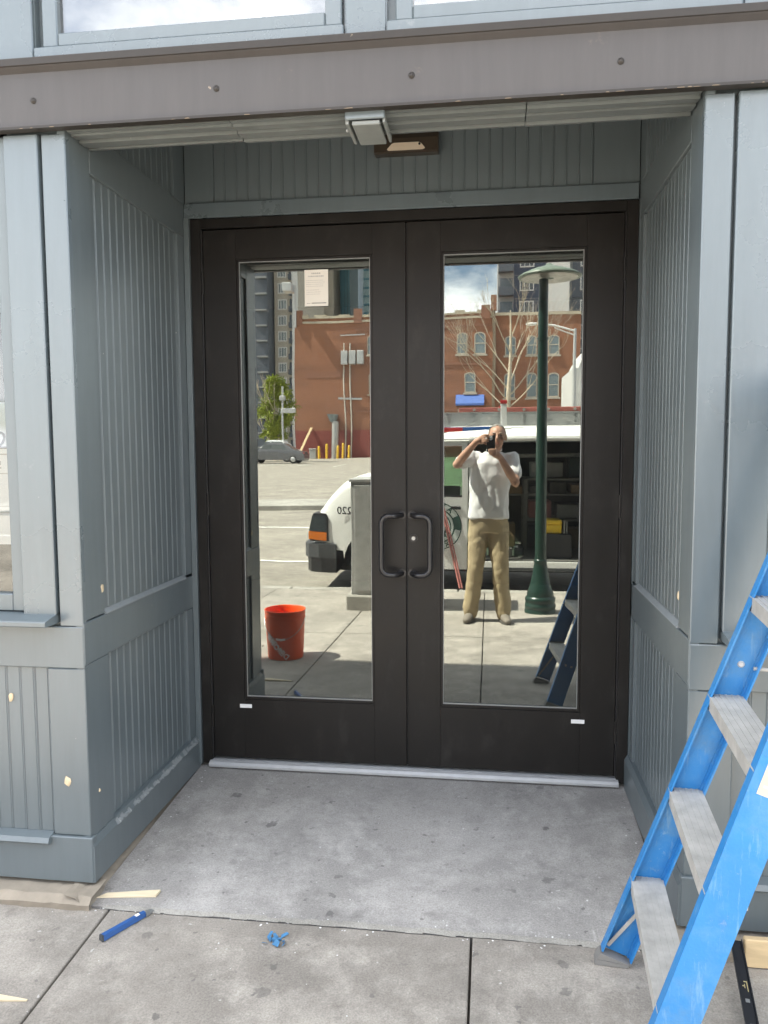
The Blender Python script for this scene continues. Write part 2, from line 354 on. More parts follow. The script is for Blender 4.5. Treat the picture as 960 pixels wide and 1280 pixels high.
def link(o, parent=None, loc=(0,0,0), rz=0.0):
    col.objects.link(o); o.location = loc; o.rotation_euler = (0, 0, rz)
    own = Matrix.Translation(loc) @ Matrix.Rotation(rz, 4, 'Z')
    if parent:
        o.parent = parent; o.matrix_parent_inverse = WM[parent.name].inverted()
    WM[o.name] = own     # parent inverses cancel, so loc is a world place
    return o
def tag(o, label=None, cat=None, group=None, kind=None):
    for k, v in (('label', label), ('category', cat), ('group', group), ('kind', kind)):
        if v: o[k] = v
    return o
def obj(name, mb, ma, parent=None, loc=(0,0,0), rz=0.0, me=None):
    if me is None:
        me = mb.mesh(name)
        for x in (ma if isinstance(ma, (list, tuple)) else [ma]): me.materials.append(MATS[x])
    return link(bpy.data.objects.new(name, me), parent, loc, rz)
def thing(name, label, cat, loc=(0,0,0), group=None):
    return tag(link(bpy.data.objects.new(name, None), None, loc), label, cat, group)
def solo(name, mb, ma, label, cat, group=None):
    # a thing that is one mesh: its origin goes to the base of the mesh
    xs = [v[0] for v in mb.v]; ys = [v[1] for v in mb.v]; z0 = min(v[2] for v in mb.v)
    c = Vector(((min(xs)+max(xs))/2, (min(ys)+max(ys))/2, z0)); mb.v = [tuple(Vector(v)-c) for v in mb.v]
    return tag(obj(name, mb, ma, None, c), label, cat, group)
def dup(o, loc, parent=None, group=None, label=None):
    def cp(x, p, l):
        c = x.copy(); col.objects.link(c); c.parent = p
        if l is not None: c.location = l
        for ch in list(x.children): cp(ch, c, None)
        return c
    c = cp(o, parent, loc); WM[c.name] = Matrix.Translation(loc)
    if label: c['label'] = label
    if group: c['group'] = group
    return c
def text_mesh(body, size, depth=.0015, bold=0.0):
    cu = bpy.data.curves.new('lettering', 'FONT'); cu.body = body; cu.size = size; cu.extrude = depth; cu.align_x = 'CENTER'; cu.align_y = 'CENTER'; cu.offset = bold; cu.resolution_u = 3
    o = bpy.data.objects.new('lettering', cu); col.objects.link(o)
    dg = bpy.context.evaluated_depsgraph_get(); me = bpy.data.meshes.new_from_object(o.evaluated_get(dg))
    bpy.data.objects.remove(o); mb = MB(); mb.add([v.co.copy() for v in me.vertices], [list(p.vertices) for p in me.polygons]); return mb

# ------------------------------------------------------------------ ground
def interp(x, xs, ys):
    if x <= xs[0]: return ys[0]
    for i in range(len(xs)-1):
        if x <= xs[i+1]: return ys[i]+(ys[i+1]-ys[i])*(x-xs[i])/(xs[i+1]-xs[i])
    return ys[-1]
def zW(Y): return interp(Y, [0, 1.08, 5.6], [-.03, -.097, -.245])      # walk falls to the kerb
def zS(Y): return interp(Y, [5.7, 8, 13, 16.9, 30, 58, 80, 400], [-.375, -.33, -.22, -.27, -.13, 0.0, .13, .5])

m_ = MB(); ys = [5.5, 5.75, 8, 13, 16.9, 17.2, 30, 45, 58, 80, 120, 500]; xs = [-500, -120, -40, -10, 0, 10, 40, 120, 500]
vs = [(x, -y, zS(y)-.004) for y in ys for x in xs]; nx = len(xs)
m_.add(vs, [(j*nx+i, j*nx+i+1, (j+1)*nx+i+1, (j+1)*nx+i) for j in range(len(ys)-1) for i in range(nx-1)])
# the same sheet runs on under walk and building
m_.add([(-500,-5.5,-.45),(500,-5.5,-.45),(500,500,-.45),(-500,500,-.45)], [(0,1,2,3)])
tag(obj('ground', m_, 'road'), kind='structure')

def strip(mb, x0, x1, y0, y1, zf, th=.004, bv=0):   # a thin sheet lying on the profile
    mb.add([(x0,-y0,zf(y0)+th),(x1,-y0,zf(y0)+th),(x1,-y1,zf(y1)+th),(x0,-y1,zf(y1)+th)], [(0,3,2,1)])
m_ = MB()
strip(m_, -3.95, -3.0, 12.35, 12.47, zS); strip(m_, -30, -3.96, 12.35, 12.47, zS); strip(m_, 3, 40, 12.35, 12.47, zS)
tag(obj('lane_marking', m_, 'white_marking'), kind='structure')
m_ = MB(); strip(m_, -3.2, -2.35, 8.25, 8.35, zS); strip(m_, -2.45, -2.35, 8.36, 8.75, zS); strip(m_, -8.2, -7.4, 8.25, 8.35, zS)
tag(obj('parking_marking', m_, 'white_marking'), kind='structure')
# far walk of the street and the kerb round the parking lot
m_ = MB()
for x in range(-60, 60, 6):
    m_.hexa([(x,-17.0,zS(17)-.05),(x+5.985,-17.0,zS(17)-.05),(x+5.985,-19.4,zS(19.4)-.05),(x,-19.4,zS(19.4)-.05),(x,-17.0,zS(17)+.12),(x+5.985,-17.0,zS(17)+.12),(x+5.985,-19.4,zS(19.4)+.10),(x,-19.4,zS(19.4)+.10)])
tag(obj('far_sidewalk', m_, 'curb_concrete'), kind='structure')
m_ = MB()
for k in range(-14, 9):
    x = k*2.7; strip(m_, x, x+.1, 52, 57, zS)
tag(obj('stall_marking', m_, 'white_marking'), kind='structure')

walk = tag(link(bpy.data.objects.new('sidewalk', None)), kind='structure')
m_ = MB(); m_.add([(-14,-1.0,-.135),(14,-1.0,-.135),(14,-5.58,zW(5.58)-.035),(-14,-5.58,zW(5.58)-.035)], [(0,1,2,3)]); obj('joint_bed', m_, 'joint_dirt', walk)
XS = [-8.35,-7.11,-5.87,-4.63,-3.39,-2.15,-.905,.318,1.56,2.8,4.04,5.28,6.52]; YS = [1.085, 3.12, 4.55, 5.585]
for j in range(3):
    for i in range(len(XS)-1):
        x0, x1, y0, y1 = XS[i]+.0035, XS[i+1]-.0035, YS[j]+.003, YS[j+1]-.003
        if j == 0 and x0 < -1: pass
        dz = random.uniform(-.002, .002); bm = bmesh.new()
        P = [(x0,-y1,zW(y1)),(x1,-y1,zW(y1)),(x1,-y0,zW(y0)),(x0,-y0,zW(y0))]
        mb = MB().hexa([(a,b_,c-.10) for a,b_,c in P]+[(a,b_,c+dz) for a,b_,c in P])
        for v, f in [(mb.v, mb.f)]:
            vv = [bm.verts.new(q) for q in v]; [bm.faces.new([vv[k] for k in ff]) for ff in f]
        top = [e for e in bm.edges if all(v.co.z > zW(-v.co.y)-.02 for v in e.verts)]
        bmesh.ops.bevel(bm, geom=top, offset=.005, segments=2, affect='EDGES', profile=.5)
        obj('slab', MB().bm(bm), 'walk_concrete', walk)
m_ = MB()
for k in range(-7, 7):
    m_.box(k*2+.006, k*2+1.994, -5.755, -5.59, -.43, -.243, .012)
tag(obj('kerb', m_, 'curb_concrete'), kind='structure')
m_ = MB().hexa([(-.985,-1.08,-.2),(.965,-1.08,-.2),(.965,.3,-.2),(-.985,.3,-.2),(-.985,-1.08,zW(1.08)),(.965,-1.08,zW(1.08)),(.965,.3,-.03),(-.985,.3,-.03)])
tag(obj('entry_floor', m_, 'slab_concrete'), kind='structure')
# ragged mortar filling of the joint in front of the entry
m_ = MB(); x = -.93
while x < 1.0:
    w_ = random.uniform(.03, .10); y = -1.082+random.uniform(-.004, .004)
    m_.add([(x,y-.006-random.uniform(0,.008),-.0955),(x+w_,y-.006-random.uniform(0,.008),-.0955),(x+w_,y+.006+random.uniform(0,.01),-.0925),(x,y+.006+random.uniform(0,.01),-.0925)], [(0,1,2,3)]); x += w_*random.uniform(.55, .85)
tag(obj('joint_mortar', m_, 'curb_concrete'), kind='stuff')

# ------------------------------------------------------------------ the shopfront
FY = -1.02                                       # outer face of the facade; the doors stand at y = 0
shop = thing('shopfront', 'grey painted wooden shopfront with a recessed entry holding dark bronze double doors', 'shopfront', (0, FY, -.1))

PLANK = {}
def plank_mesh(wd, h, key):
    k = (round(wd, 4), round(h, 3))
    if k not in PLANK:
        g = wd
        prof = [(0,.012),(0,.0015),(.0015,0),(g-.0095,0),(g-.0085,.0014),(g-.0075,.0002),(g-.0055,-.0010),(g-.0035,-.0006),(g-.002,.0010),(g-.0004,.0015),(g-.0004,.012)]
        mb = MB(); mb.prism(prof, 'z', 0, h); me = mb.mesh('plank'); me.materials.append(MATS['grey_paint']); PLANK[k] = me
    return PLANK[k]
def planks(parent, p0, direction, n, wd, h, rz):
    me = plank_mesh(wd, h, 0)
    for i in range(n):
        q = Vector(p0)+Vector(direction)*wd*i
        q.z += random.uniform(-.0015, .0015)
        q += Vector((-direction[1], direction[0], 0))*random.uniform(-.0005, .0005)
        obj('plank', None, None, parent, q, rz, me)

def return_wall(X, s):
    # s: the direction into the wall; the face is at x = X
    wall = obj('return_wall', MB().box(X+s*.03, X+s*.10, FY+.03, .10, -.05, 2.95), 'grey_paint', shop)
    def B(name, y0, y1, z0, z1, d0, d1, ma='grey_paint', bv=.0025):   # d0 = proud of the face
        return obj(name, MB().box(X-s*d0, X+s*d1, y0, y1, z0, z1, bv), ma, wall)
    bv = .0025
    B('stile', FY+.002, -.862, .872, 2.60, 0, .028)
    B('stile', FY+.002, -.85, .102, .720, 0, .028)
    B('stile', -.100, -.002, .880, 2.398, 0, .028); B('stile', -.100, -.002, .102, .720, 0, .028); B('stile', -.125, -.002, 2.546, 2.87, 0, .028)
    B('rail', FY+.002, -.002, .722, .868, .003, .028); B('rail', -.860, -.002, 2.40, 2.544, 0, .028)
    # skirting with a sloping top ledge
    sk = [(0,0),(.017,0),(.017,.128),(.004,.150),(0,.150)]
    mb = MB(); mb.prism([(X-s*a, -.045+z) for a, z in [(-.02,0)]+sk[1:]+[(-.02,.150)]], 'y', FY-.008, -.012); obj('skirting', mb, 'grey_paint', wall)
    n = 14; wd = .762/n
    rz = R(90) if s < 0 else R(-90)
    for z0, h in ((.866, 1.54), (.10, .625), (2.542, .33)):
        y0 = -.862 if s < 0 else -.100
        planks(wall, (X+s*.013, y0, z0), (0, 1, 0) if s < 0 else (0, -1, 0), n, wd, h, rz)
    # thin bright ledge on the middle rail, worn
    mb = MB(); mb.prism([(X+s*.012, .868), (X-s*.006, .868), (X-s*.006, .872), (X+s*.012, .884)], 'y', -.858, -.102); obj('ledge', mb, 'worn_ledge', wall)
    return wall
wl = return_wall(-1.0, -1); wr = return_wall(.978, 1)
def plug(p, r, ax, parent):
    mb = MB(); n = 9; rim = []
    u, v = (Vector((0,1,0)), Vector((0,0,1))) if ax == 'x' else (Vector((1,0,0)), Vector((0,0,1)))
    c = Vector(p); nrm = Vector(CAM-c); nrm = Vector((math.copysign(1, nrm.x),0,0)) if ax == 'x' else Vector((0,-1,0))
    for k in range(n):
        a = 2*math.pi*k/n; rr = r*random.uniform(.7, 1.2); rim.append(c+u*rr*math.cos(a)*.8+v*rr*math.sin(a)*1.2)
    inner = [c+(q-c)*.6+nrm*.004 for q in rim]
    mb.add(rim+inner+[c+nrm*.002], [(i, (i+1)%n, n+(i+1)%n, n+i) for i in range(n)]+[(n+i, n+(i+1)%n, 2*n) for i in range(n)], True)
    obj('putty_patch', mb, 'putty', parent)
plug((-1.002, -.875, .965), .017, 'x', wl); plug((.98, -.848, .972), .013, 'x', wr)
plug((-.98+.0, -.985, .27), .006, 'x', wl)

# wall above the doors
hw = obj('header_wall', MB().box(-1.0, .978, .006, .10, 2.478, 2.95), 'grey_paint', shop)
obj('trim_board', MB().box(-.998, .972, -.020, .005, 2.481, 2.546, .003), 'trim_paint', hw)
obj('end_board', MB().box(-.998, -.862, -.004, .005, 2.548, 2.87, .002), 'grey_paint', hw)
obj('end_board', MB().box(.788, .976, -.004, .005, 2.548, 2.87, .002), 'grey_paint', hw)
n = 31; planks(hw, (-.860, -.002, 2.547), (1, 0, 0), n, 1.646/n, .325, 0)
obj('side_trim', MB().box(-.999, -.974, -.030, .004, -.03, 2.480, .002), 'grey_paint', hw); obj('side_trim', MB().box(.975, .9775, -.03, .004, -.03, 2.480), 'grey_paint', hw)
obj('entry_ceiling', MB().box(-1.0, .978, -.86, .006, 2.872, 2.95), 'grey_paint', shop)

# header over the opening and its stepped soffit boards
hd = obj('header', MB().box(-1.0, .978, -.995, -.862, 2.50, 2.95), 'grey_paint', shop)
steps = [(-1.012,-.988,2.482,.010), (-.986,-.950,2.476,.014), (-.949,-.934,2.482,.010), (-.933,-.892,2.475,.016), (-.891,-.872,2.480,.01), (-.871,-.855,2.473,.03)]
for (ya, yb, zz, th) in steps:
    for a, b_ in ((-.996, -.452), (-.449, .468), (.471, .972)):
        dz = random.uniform(-.002, .002)
        mb = MB().hexa([(a,ya,zz+dz),(b_,ya,zz+dz+.001),(b_,yb,zz+dz+.004),(a,yb,zz+dz+.002),(a,ya,2.503),(b_,ya,2.503),(b_,yb,2.503),(a,yb,2.503)])
        obj('soffit_board', mb, 'pale_trim', hd)

# bronze door frame
fr = MB()
fr.box(-.972, -.927, -.016, .09, -.028, 2.478, .002); fr.box(.927, .974, -.016, .09, -.028, 2.478, .002); fr.box(-.9265, .9265, -.016, .09, 2.435, 2.478, .002)
fr.box(-.9268, -.921, .030, .07, -.02, 2.434); fr.box(.921, .9268, .030, .07, -.02, 2.434)
dfm = obj('door_frame', fr, 'bronze', shop)
for s in (-1, 1): obj('weather_strip', MB().box(s*.9265, s*.921, -.010, .022, 0, 2.434, .001), 'handle_black', dfm)
th = MB().prism([(-.040,-.036),(-.040,-.026),(-.030,-.016),(-.022,-.013),(.09,-.013),(.09,-.036)], 'x', -.936, .936)
for k in range(3): th.box(-.935, .935, -.018+k*.008, -.015+k*.008, -.0135, -.0115)
obj('threshold', th, 'aluminium', shop)

def door(s, label):
    # s = -1 left leaf, +1 right leaf; hinge side at |x| = .919, lock side at |x| = .004
    H, T = 2.430, .045
    a, b_, gi, go = .0045, .9185, .1505, .768
    zb, zt = .281, 2.300
    mb = MB()
    def bx(u0, u1, z0, z1): mb.box(s*u0, s*u1, 0, T, z0, z1, .0006)
    bx(a, gi-.0, 0, H); bx(go, b_, 0, H); bx(gi+.0003, go-.0003, 0, zb); bx(gi+.0003, go-.0003, zt, H)
    d = obj('door', mb, 'bronze', shop); d['label'] = label
    # glazing bead round the pane, black gasket and pane
    gb = MB(); f = .011
    gb.box(s*(gi+.0005), s*(gi+f), .004, .02, zb+.0005, zt-.0005, .001); gb.box(s*(go-f), s*(go-.0005), .004, .02, zb+.0005, zt-.0005, .001)
    gb.box(s*(gi+f+.0004), s*(go-f-.0004), .004, .02, zb+.0005, zb+f+.002, .001); gb.box(s*(gi+f+.0004), s*(go-f-.0004), .004, .02, zt-f, zt-.0005, .001)
    obj('glazing_bead', gb, 'bronze', d)
    gl = MB(); e = .0015                     # thin light metal edge of the insulated unit
    gl.box(s*(gi+f), s*(gi+f+.003), .009, .014, zb+f, zt-f); gl.box(s*(go-f-.003), s*(go-f), .009, .014, zb+f, zt-f); gl.box(s*(gi+f+.003), s*(go-f-.003), .009, .014, zt-f-.003, zt-f); gl.box(s*(gi+f+.003), s*(go-f-.003), .009, .014, zb+f+.002, zb+f+.007)
    obj('spacer_edge', gl, 'rough_steel', d)
    px = MB()
    px.box(s*(gi+.006), s*(go-.006), .0155, .0215, zb+.006, zt-.006)
    obj('glass_pane', px, 'door_glass', d)
    # offset pull handle
    hx, bx_ = .022, .108
    pts = []
    z0, z1 = .893, 1.156
    def arc(c, r, a0, a1, f_, n=6): return [f_(c, r, a0+(a1-a0)*k/n) for k in range(n+1)]
    yb = -.062; r_ = .035
    pts = [(hx, .0, z1), (hx+.006, -.022, z1)]+[(hx+.012+.028*(1-math.cos(t_)), -.030-.032*math.sin(t_), z1) for t_ in [R(q) for q in (20,45,70,90)]]
    pts += [(bx_-r_+r_*math.sin(R(q)), yb, z1-r_+r_*math.cos(R(q))) for q in (0,22,45,67,90)]
    pts += [(bx_-r_+r_*math.cos(R(q)), yb, z0+r_-r_*math.sin(R(q))) for q in (0,22,45,67,90)]
    pts += [(hx+.012+.028*(1-math.cos(t_)), -.030-.032*math.sin(t_), z0) for t_ in [R(q) for q in (90,70,45,20)]]+[(hx+.006, -.022, z0), (hx, .0, z0)]
    mb = MB(); mb.tube([(s*x, y, z) for x, y, z in pts], .0125, 12)
    for z in (z0, z1): mb.tube([(s*hx, .0, z), (s*hx, -.006, z)], .019, 14)
    obj('pull_handle', mb, 'handle_black', d)
    lb = MB(); cx = -.762 if s < 0 else .760; zz = .250 if s < 0 else .240
    lb.box(cx-.029, cx+.029, -.0012, -.0002, zz-.009, zz+.009, .0003); obj('label', lb, 'label_white', d)
    # hinges on the outer edge
    hg = MB()
    for z in (.20, 1.2, 2.2): hg.tube([(s*.9215, -.006, z-.05), (s*.9215, -.006, z+.05)], .005, 8)
    obj('hinge', hg, 'bronze', d)
    return d
dl = door(-1, 'left bronze glass door leaf with a paper sheet on its pane')
dr = door(1, 'right bronze glass door leaf with a round lock cylinder')
mb = MB(); mb.tube([(.030, 0, 1.052), (.030, -.007, 1.052)], .019, 20); mb.tube([(.030, -.007, 1.052), (.030, -.010, 1.052)], [.016, .014], 20); lk = obj('lock_cylinder', mb, 'handle_black', dr)
mb = MB(); mb.tube([(.030, -.010, 1.052), (.030, -.0115, 1.052)], .0085, 14); obj('lock_face', mb, 'steel', dr)
mb = MB(); mb.box(-.004, .004, .012, .044, 0, 2.43); obj('meeting_strip', mb, 'black_gasket', dl)

# facade left and right of the opening: a window with casing, sill, boarded dado
def facade_side(s, X0):
    # s = -1 goes to the left from the corner X0
    f = obj('facade_panel', MB().box(X0+s*.02, X0+s*.215, FY+.025, FY+.11, -.06, 2.50).box(X0+s*.215, X0+s*1.75, FY+.025, FY+.11, -.06, .89).box(X0+s*1.75, X0+s*13, FY+.025, FY+.11, -.06, 2.60), 'grey_paint', shop)
    def B(name, u0, u1, y0, y1, z0, z1, ma='trim_paint', bv=.003): return obj(name, MB().box(X0+s*u0, X0+s*u1, y0, y1, z0, z1, bv), ma, f)
    B('corner_board', -.001, .082, FY, FY+.028, .858, 2.474)
    B('casing_board', .092, .211, FY-.006, FY+.024, .893, 2.476)
    B('casing_board', 1.60, 1.72, FY-.006, FY+.024, .893, 2.476)
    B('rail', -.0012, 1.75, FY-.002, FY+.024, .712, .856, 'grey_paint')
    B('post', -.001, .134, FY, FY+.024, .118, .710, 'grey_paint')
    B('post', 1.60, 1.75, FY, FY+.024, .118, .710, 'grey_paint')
    # sill, proud, with sloping top
    mb = MB().prism([(FY+.02,.868),(FY-.072,.868),(FY-.075,.872),(FY-.075,.884),(FY-.070,.888),(FY+.02,.9035)], 'x', X0+s*.092, X0+s*1.68); obj('window_sill', mb, 'grey_paint', f)
    # dado boards with ledge
    n = 28; wd = 1.464/n; y = FY+.012
    planks(f, (X0+s*.1355 if s > 0 else X0-1.5995, y, .11), (1, 0, 0), n, wd, .602, 0)
    mb = MB().prism([(FY+.01,.092),(FY-.028,.092),(FY-.034,.100),(FY-.026,.116),(FY+.01,.124)], 'x', X0+s*.139, X0+s*1.6); obj('ledge', mb, 'grey_paint', f)
    B('skirting', -.012 if s < 0 else -.010, 1.9, FY-.012, FY+.02, -.046, .1165, 'grey_paint')
    # window: frame, pane
    wf = MB(); u0, u1, z0, z1 = .213, 1.598, .906, 2.476; k = .042
    wf.box(X0+s*u0, X0+s*(u0+k), FY+.006, FY+.06, z0, z1, .003); wf.box(X0+s*(u1-k), X0+s*u1, FY+.006, FY+.06, z0, z1, .003)
    wf.box(X0+s*(u0+k+.0005), X0+s*(u1-k-.0005), FY+.006, FY+.06, z0, z0+.058, .003); wf.box(X0+s*(u0+k+.0005), X0+s*(u1-k-.0005), FY+.006, FY+.06, z1-.05, z1, .003)
    wo = obj('window', wf, 'grey_paint', f)
    obj('glass_pane', MB().box(X0+s*(u0+k-.004), X0+s*(u1-k+.004), FY+.030, FY+.036, z0+.05, z1-.045), 'shop_glass', wo)
    # rough stone footing
    bm = bmesh.new(); x0, x1 = sorted((X0+s*-.034, X0+s*2.0))
    bmesh.ops.create_grid(bm, x_segments=60, y_segments=5, size=.5)
    for v in bm.verts:
        xx = x0+(x1-x0)*(v.co.x+.5); t_ = v.co.y+.5
        yy, zz = (FY-.088, -.145+.085*t_*2) if t_ < .5 else (FY-.088+(t_-.5)*2*.13, -.058)
        rr = random.uniform(-1, 1)
        v.co = Vector((xx, yy+rr*.004-(.006 if .25 < t_ < .7 else 0), zz+random.uniform(-1, 1)*.003))
    obj('footing', MB().bm(bm), 'stone', shop)
    return f
fl = facade_side(-1, -1.0); fR = facade_side(1, .978)
plug((-1.282, FY+.010, .60), .014, 'y', fl); plug((-1.075, FY-.001, .312), .016, 'y', fl)
# rough stone under the return walls, thinning towards the doors where the floor rises over it
for X, s in ((-1.0, 1), (.978, -1)):
    bm = bmesh.new(); bmesh.ops.create_grid(bm, x_segments=5, y_segments=44, size=.5)
    for v in bm.verts:
        t_ = v.co.x+.5; yy = -1.107+(v.co.y+.5)*1.06
        ww = .040+.008*math.sin(yy*17)+random.uniform(-.003, .003); zz = -.049-.075*t_**2.2+random.uniform(-.003, .003)
        v.co = Vector((X+s*(ww*t_-.06*(1-t_)), yy, zz))
    obj('footing', MB().bm(bm), 'stone', shop)
# paint worn off the sloping top of the left skirting, and flakes off the lower edge of the beam
mb = MB(); random.seed(12); y = -.86
while y < -.03:
    d = random.uniform(.01, .035); w_ = random.uniform(.004, .013); o_ = random.uniform(0, .004)
    if random.random() < .86: mb.add([(-.9838+o_,y,.0848-o_*1.7),(-.9838+o_,y+d,.0848-o_*1.7),(-.9838-w_+.013,y+d*1.05,.0848+.0),(-.9965,y+d*.9,.1072),(-.9965,y+.001,.1072)][:3]+[(-.9838-w_,y+d*.9,.0848+w_*1.69),(-.9838-w_*.8,y,.0848+w_*.8*1.69)], [(0,1,2,3,4)])
    y += d*random.uniform(.85, 1.1)
mb.v = [(v[0]+.0012, v[1], v[2]+.0008) for v in mb.v]
tag(obj('worn_paint', mb, 'worn_ledge', shop), kind='stuff')
mb = MB(); x = -2.2
while x < 2.2:
    w_ = random.uniform(.004, .03); h_ = random.uniform(.001, .003)
    if random.random() < .3: mb.add([(x,FY-.0419,2.4788),(x+w_,FY-.0419,2.4788),(x+w_*random.uniform(.6,1),FY-.0419,2.4788+h_),(x+w_*random.uniform(0,.4),FY-.0419,2.4788+h_*.9)], [(0,1,2,3)])
    x += w_+random.uniform(.0, .03)
tag(obj('paint_flakes', mb, 'bark', shop), kind='stuff')

# steel beam with bolts
bm_ = MB().prism([(FY-.012,2.480),(FY-.040,2.480),(FY-.040,2.490),(FY-.030,2.494),(FY-.030,2.652),(FY-.05,2.664),(FY-.052,2.690),(FY-.012,2.694)], 'x', -13, 13)
beam = obj('steel_beam', bm_, 'beam_paint', shop)
obj('beam_lip', MB().prism([(FY-.0315,2.655),(FY-.0545,2.667),(FY-.0555,2.687),(FY-.013,2.6955),(FY-.012,2.692)], 'x', -13, 13), 'beam_edge', beam)
obj('beam_toe', MB().prism([(FY-.010,2.4785),(FY-.0415,2.4785),(FY-.0415,2.4865),(FY-.010,2.4865)], 'x', -13, 13), 'beam_edge', beam)
for k in range(-4, 6):
    x = -1.083+.6055*k; mb = MB(); mb.lathe([(.0095,0),(.0095,.002),(.0068,.0025),(.006,.005),(.003,.0065)], (0,0,0), 12); mb.xf(Matrix.Translation((x, FY-.030, 2.567)) @ Matrix.Rotation(R(90), 4, 'X'))
    obj('bolt', mb, 'beam_edge', beam)

# upper storey
uw = MB()
edges = [(-13, -1.086, 0), (-1.086, -.079, 1), (-.079, .051, 0), (.051, 1.071, 1), (1.071, 1.20, 0), (1.20, 2.22, 1), (2.22, 13, 0)]
for a, b_, isw in edges:
    if isw: uw.box(a, b_, FY+.002, FY+.14, 4.30, 7.9)
    else: uw.box(a, b_, FY+.002, FY+.14, 2.694, 7.9)
uw.box(-13, -12.9, FY+.14, 9, -.1, 7.9); uw.box(12.9, 13, FY+.14, 9, -.1, 7.9); uw.box(-13, 13, 9, 9.1, -.1, 7.9); uw.box(-13, 13, FY+.002, 9, 7.92, 8.0); uw.box(-13, 13, FY-.09, FY+.001, 7.78, 8.02)
up = obj('upper_wall', uw, 'trim_paint', shop)
for a, b_, isw in edges:
    if not isw: 
        if b_-a < .3: obj('mullion_board', MB().box(a+.004, b_-.004, FY-.006, FY+.001, 2.698, 4.3, .002), 'trim_paint', up)
        continue
    wf = MB(); z0 = 2.7395; k = .052
    wf.box(a+.026, a+.026+k, FY-.004, FY+.05, z0, 4.28, .004); wf.box(b_-.008-k, b_-.008, FY-.004, FY+.05, z0, 4.28, .004)
    wf.box(a+.026+k+.0004, b_-.008-k-.0004, FY-.004, FY+.05, z0, z0+.042, .004); wf.box(a+.026+k+.0004, b_-.008-k-.0004, FY-.004, FY+.05, 4.23, 4.28, .004)
    wo = obj('window', wf, 'trim_paint', up)
    obj('sill', MB().box(a+.002, b_-.002, FY-.018, FY+.05, 2.698, 2.7365, .004), 'trim_paint', wo)
    obj('blind', MB().box(a+.06, a+.115, FY+.06, FY+.075, 2.76, 4.27), 'plaster_white', wo)
    obj('glass_pane', MB().box(a+.026+k-.004, b_-.004-k, FY+.018, FY+.024, z0+.03, 4.24), 'upper_glass', wo)
obj('corner_post_board', MB().box(-1.24, -1.090, FY-.010, FY+.001, 2.698, 5.0, .003), 'trim_paint', up)

# inside of the shop: dark rooms behind the panes
rm = MB().box(-12.9, 12.9, FY+.142, 8.9, 2.955, 3.0); obj('room_ceiling', rm, 'dark_interior', shop)
rm = MB().box(-12.9, 12.9, .10, 8.9, -.20, -.03); rm.box(-12.9, -1.11, FY+.115, .10, -.2, -.03); rm.box(1.09, 12.9, FY+.115, .10, -.2, -.03); obj('room_floor', rm, 'interior_floor', shop)
obj('room_partition', MB().box(-3.2, -3.1, .11, 8.9, -.03, 2.95).box(3.1, 3.2, .11, 8.9, -.03, 2.95).box(-3.1, 3.1, 5.0, 5.1, -.03, 2.95).box(-12.9, 12.9, 3.2, 3.3, 3.0, 7.9), 'dark_interior', shop)

# fixtures of the entry
br_ = thing('mounting_bracket', 'pale grey folded metal bracket under the middle of the brown beam', 'bracket', (-.02, -.95, 2.45))
obj('front_plate', MB().box(-.079, .044, -1.036, -1.026, 2.457, 2.492, .003), 'trim_paint', br_)
mb = MB().box(-.079, -.068, -1.0255, -.86, 2.447, 2.469, .002).box(-.058, .027, -1.0255, -.86, 2.443, 2.456, .002).box(.036, .044, -1.0255, -.86, 2.447, 2.469, .002); obj('base_plate', mb, 'pale_plate', br_)
mb = MB().tube([(-.083, -.97, 2.452), (-.083, -.97, 2.446)], .004, 8); obj('screw', mb, 'aluminium', br_)
lt = thing('wall_light', 'dark bronze wall light with a pale lens above the double doors', 'light fixture', (0, -.03, 2.70))
mb = MB().prism([(-.004,2.704),(-.054,2.700),(-.064,2.706),(-.067,2.758),(-.052,2.79),(-.004,2.80)], 'x', -.130, .142); obj('housing', mb, 'dark_fixture', lt)
mb = MB().prism([(-.074,2.713),(-.068,2.708),(.078,2.708),(.087,2.713),(.070,2.734),(.060,2.738),(-.044,2.738),(-.054,2.734)], 'y', -.0715, -.0655); obj('lens', mb, 'pale_lens', lt)
mb = MB().tube([(.064,-.0717,2.729),(.064,-.0745,2.729)], .005, 8); obj('sensor', mb, 'black_gasket', lt)

# permit sheet taped to the left pane, print too small to read
mb = MB(); x0, x1, z0, z1 = -.457, -.350, 2.085, 2.245; nz = 8
for j in range(nz):
    za, zb_ = z0+(z1-z0)*j/nz, z0+(z1-z0)*(j+1)/nz; c = lambda q: .0122-.004*max(0, 1-(q-z0)/.05)**2
    o = len(mb.v); mb.add([(x0,c(za),za),(x1,c(za),za),(x1,c(zb_),zb_),(x0,c(zb_),zb_)], [(0,1,2,3)])
mb.add([(v[0], v[1]+.0006, v[2]) for v in mb.v], [list(f)[::-1] for f in mb.f])
sheet = thing('paper_notice', 'white printed paper notice taped high on the left door glass', 'paper notice', (-.4035, .012, z0))
obj('sheet', mb, 'paper', sheet)
mb = MB(); random.seed(3)
def dashes(mb, xa, xb, z, h, y=.0114):
    x = xa
    while x < xb-.002:
        q = random.uniform(.003, .010); mb.box(x, min(x+q, xb), y, y+.0003, z, z+h); x += q+.0022
dashes(mb, -.425, -.385, 2.226, .006); dashes(mb, -.440, -.370, 2.214, .005)
for k in range(4): dashes(mb, -.449, -.360-random.uniform(0, .02), 2.198-k*.0085, .0016)
for k in range(3): dashes(mb, -.449, -.362-random.uniform(0, .03), 2.156-k*.009, .0016)
obj('print', mb, 'ink_grey', sheet)
mb = MB().box(-.425, -.359, .0098, .0101, 2.0965, 2.1005); dashes(mb, -.447, -.43, 2.095, .004, .0098); obj('bottom_line', mb, 'ink', sheet)

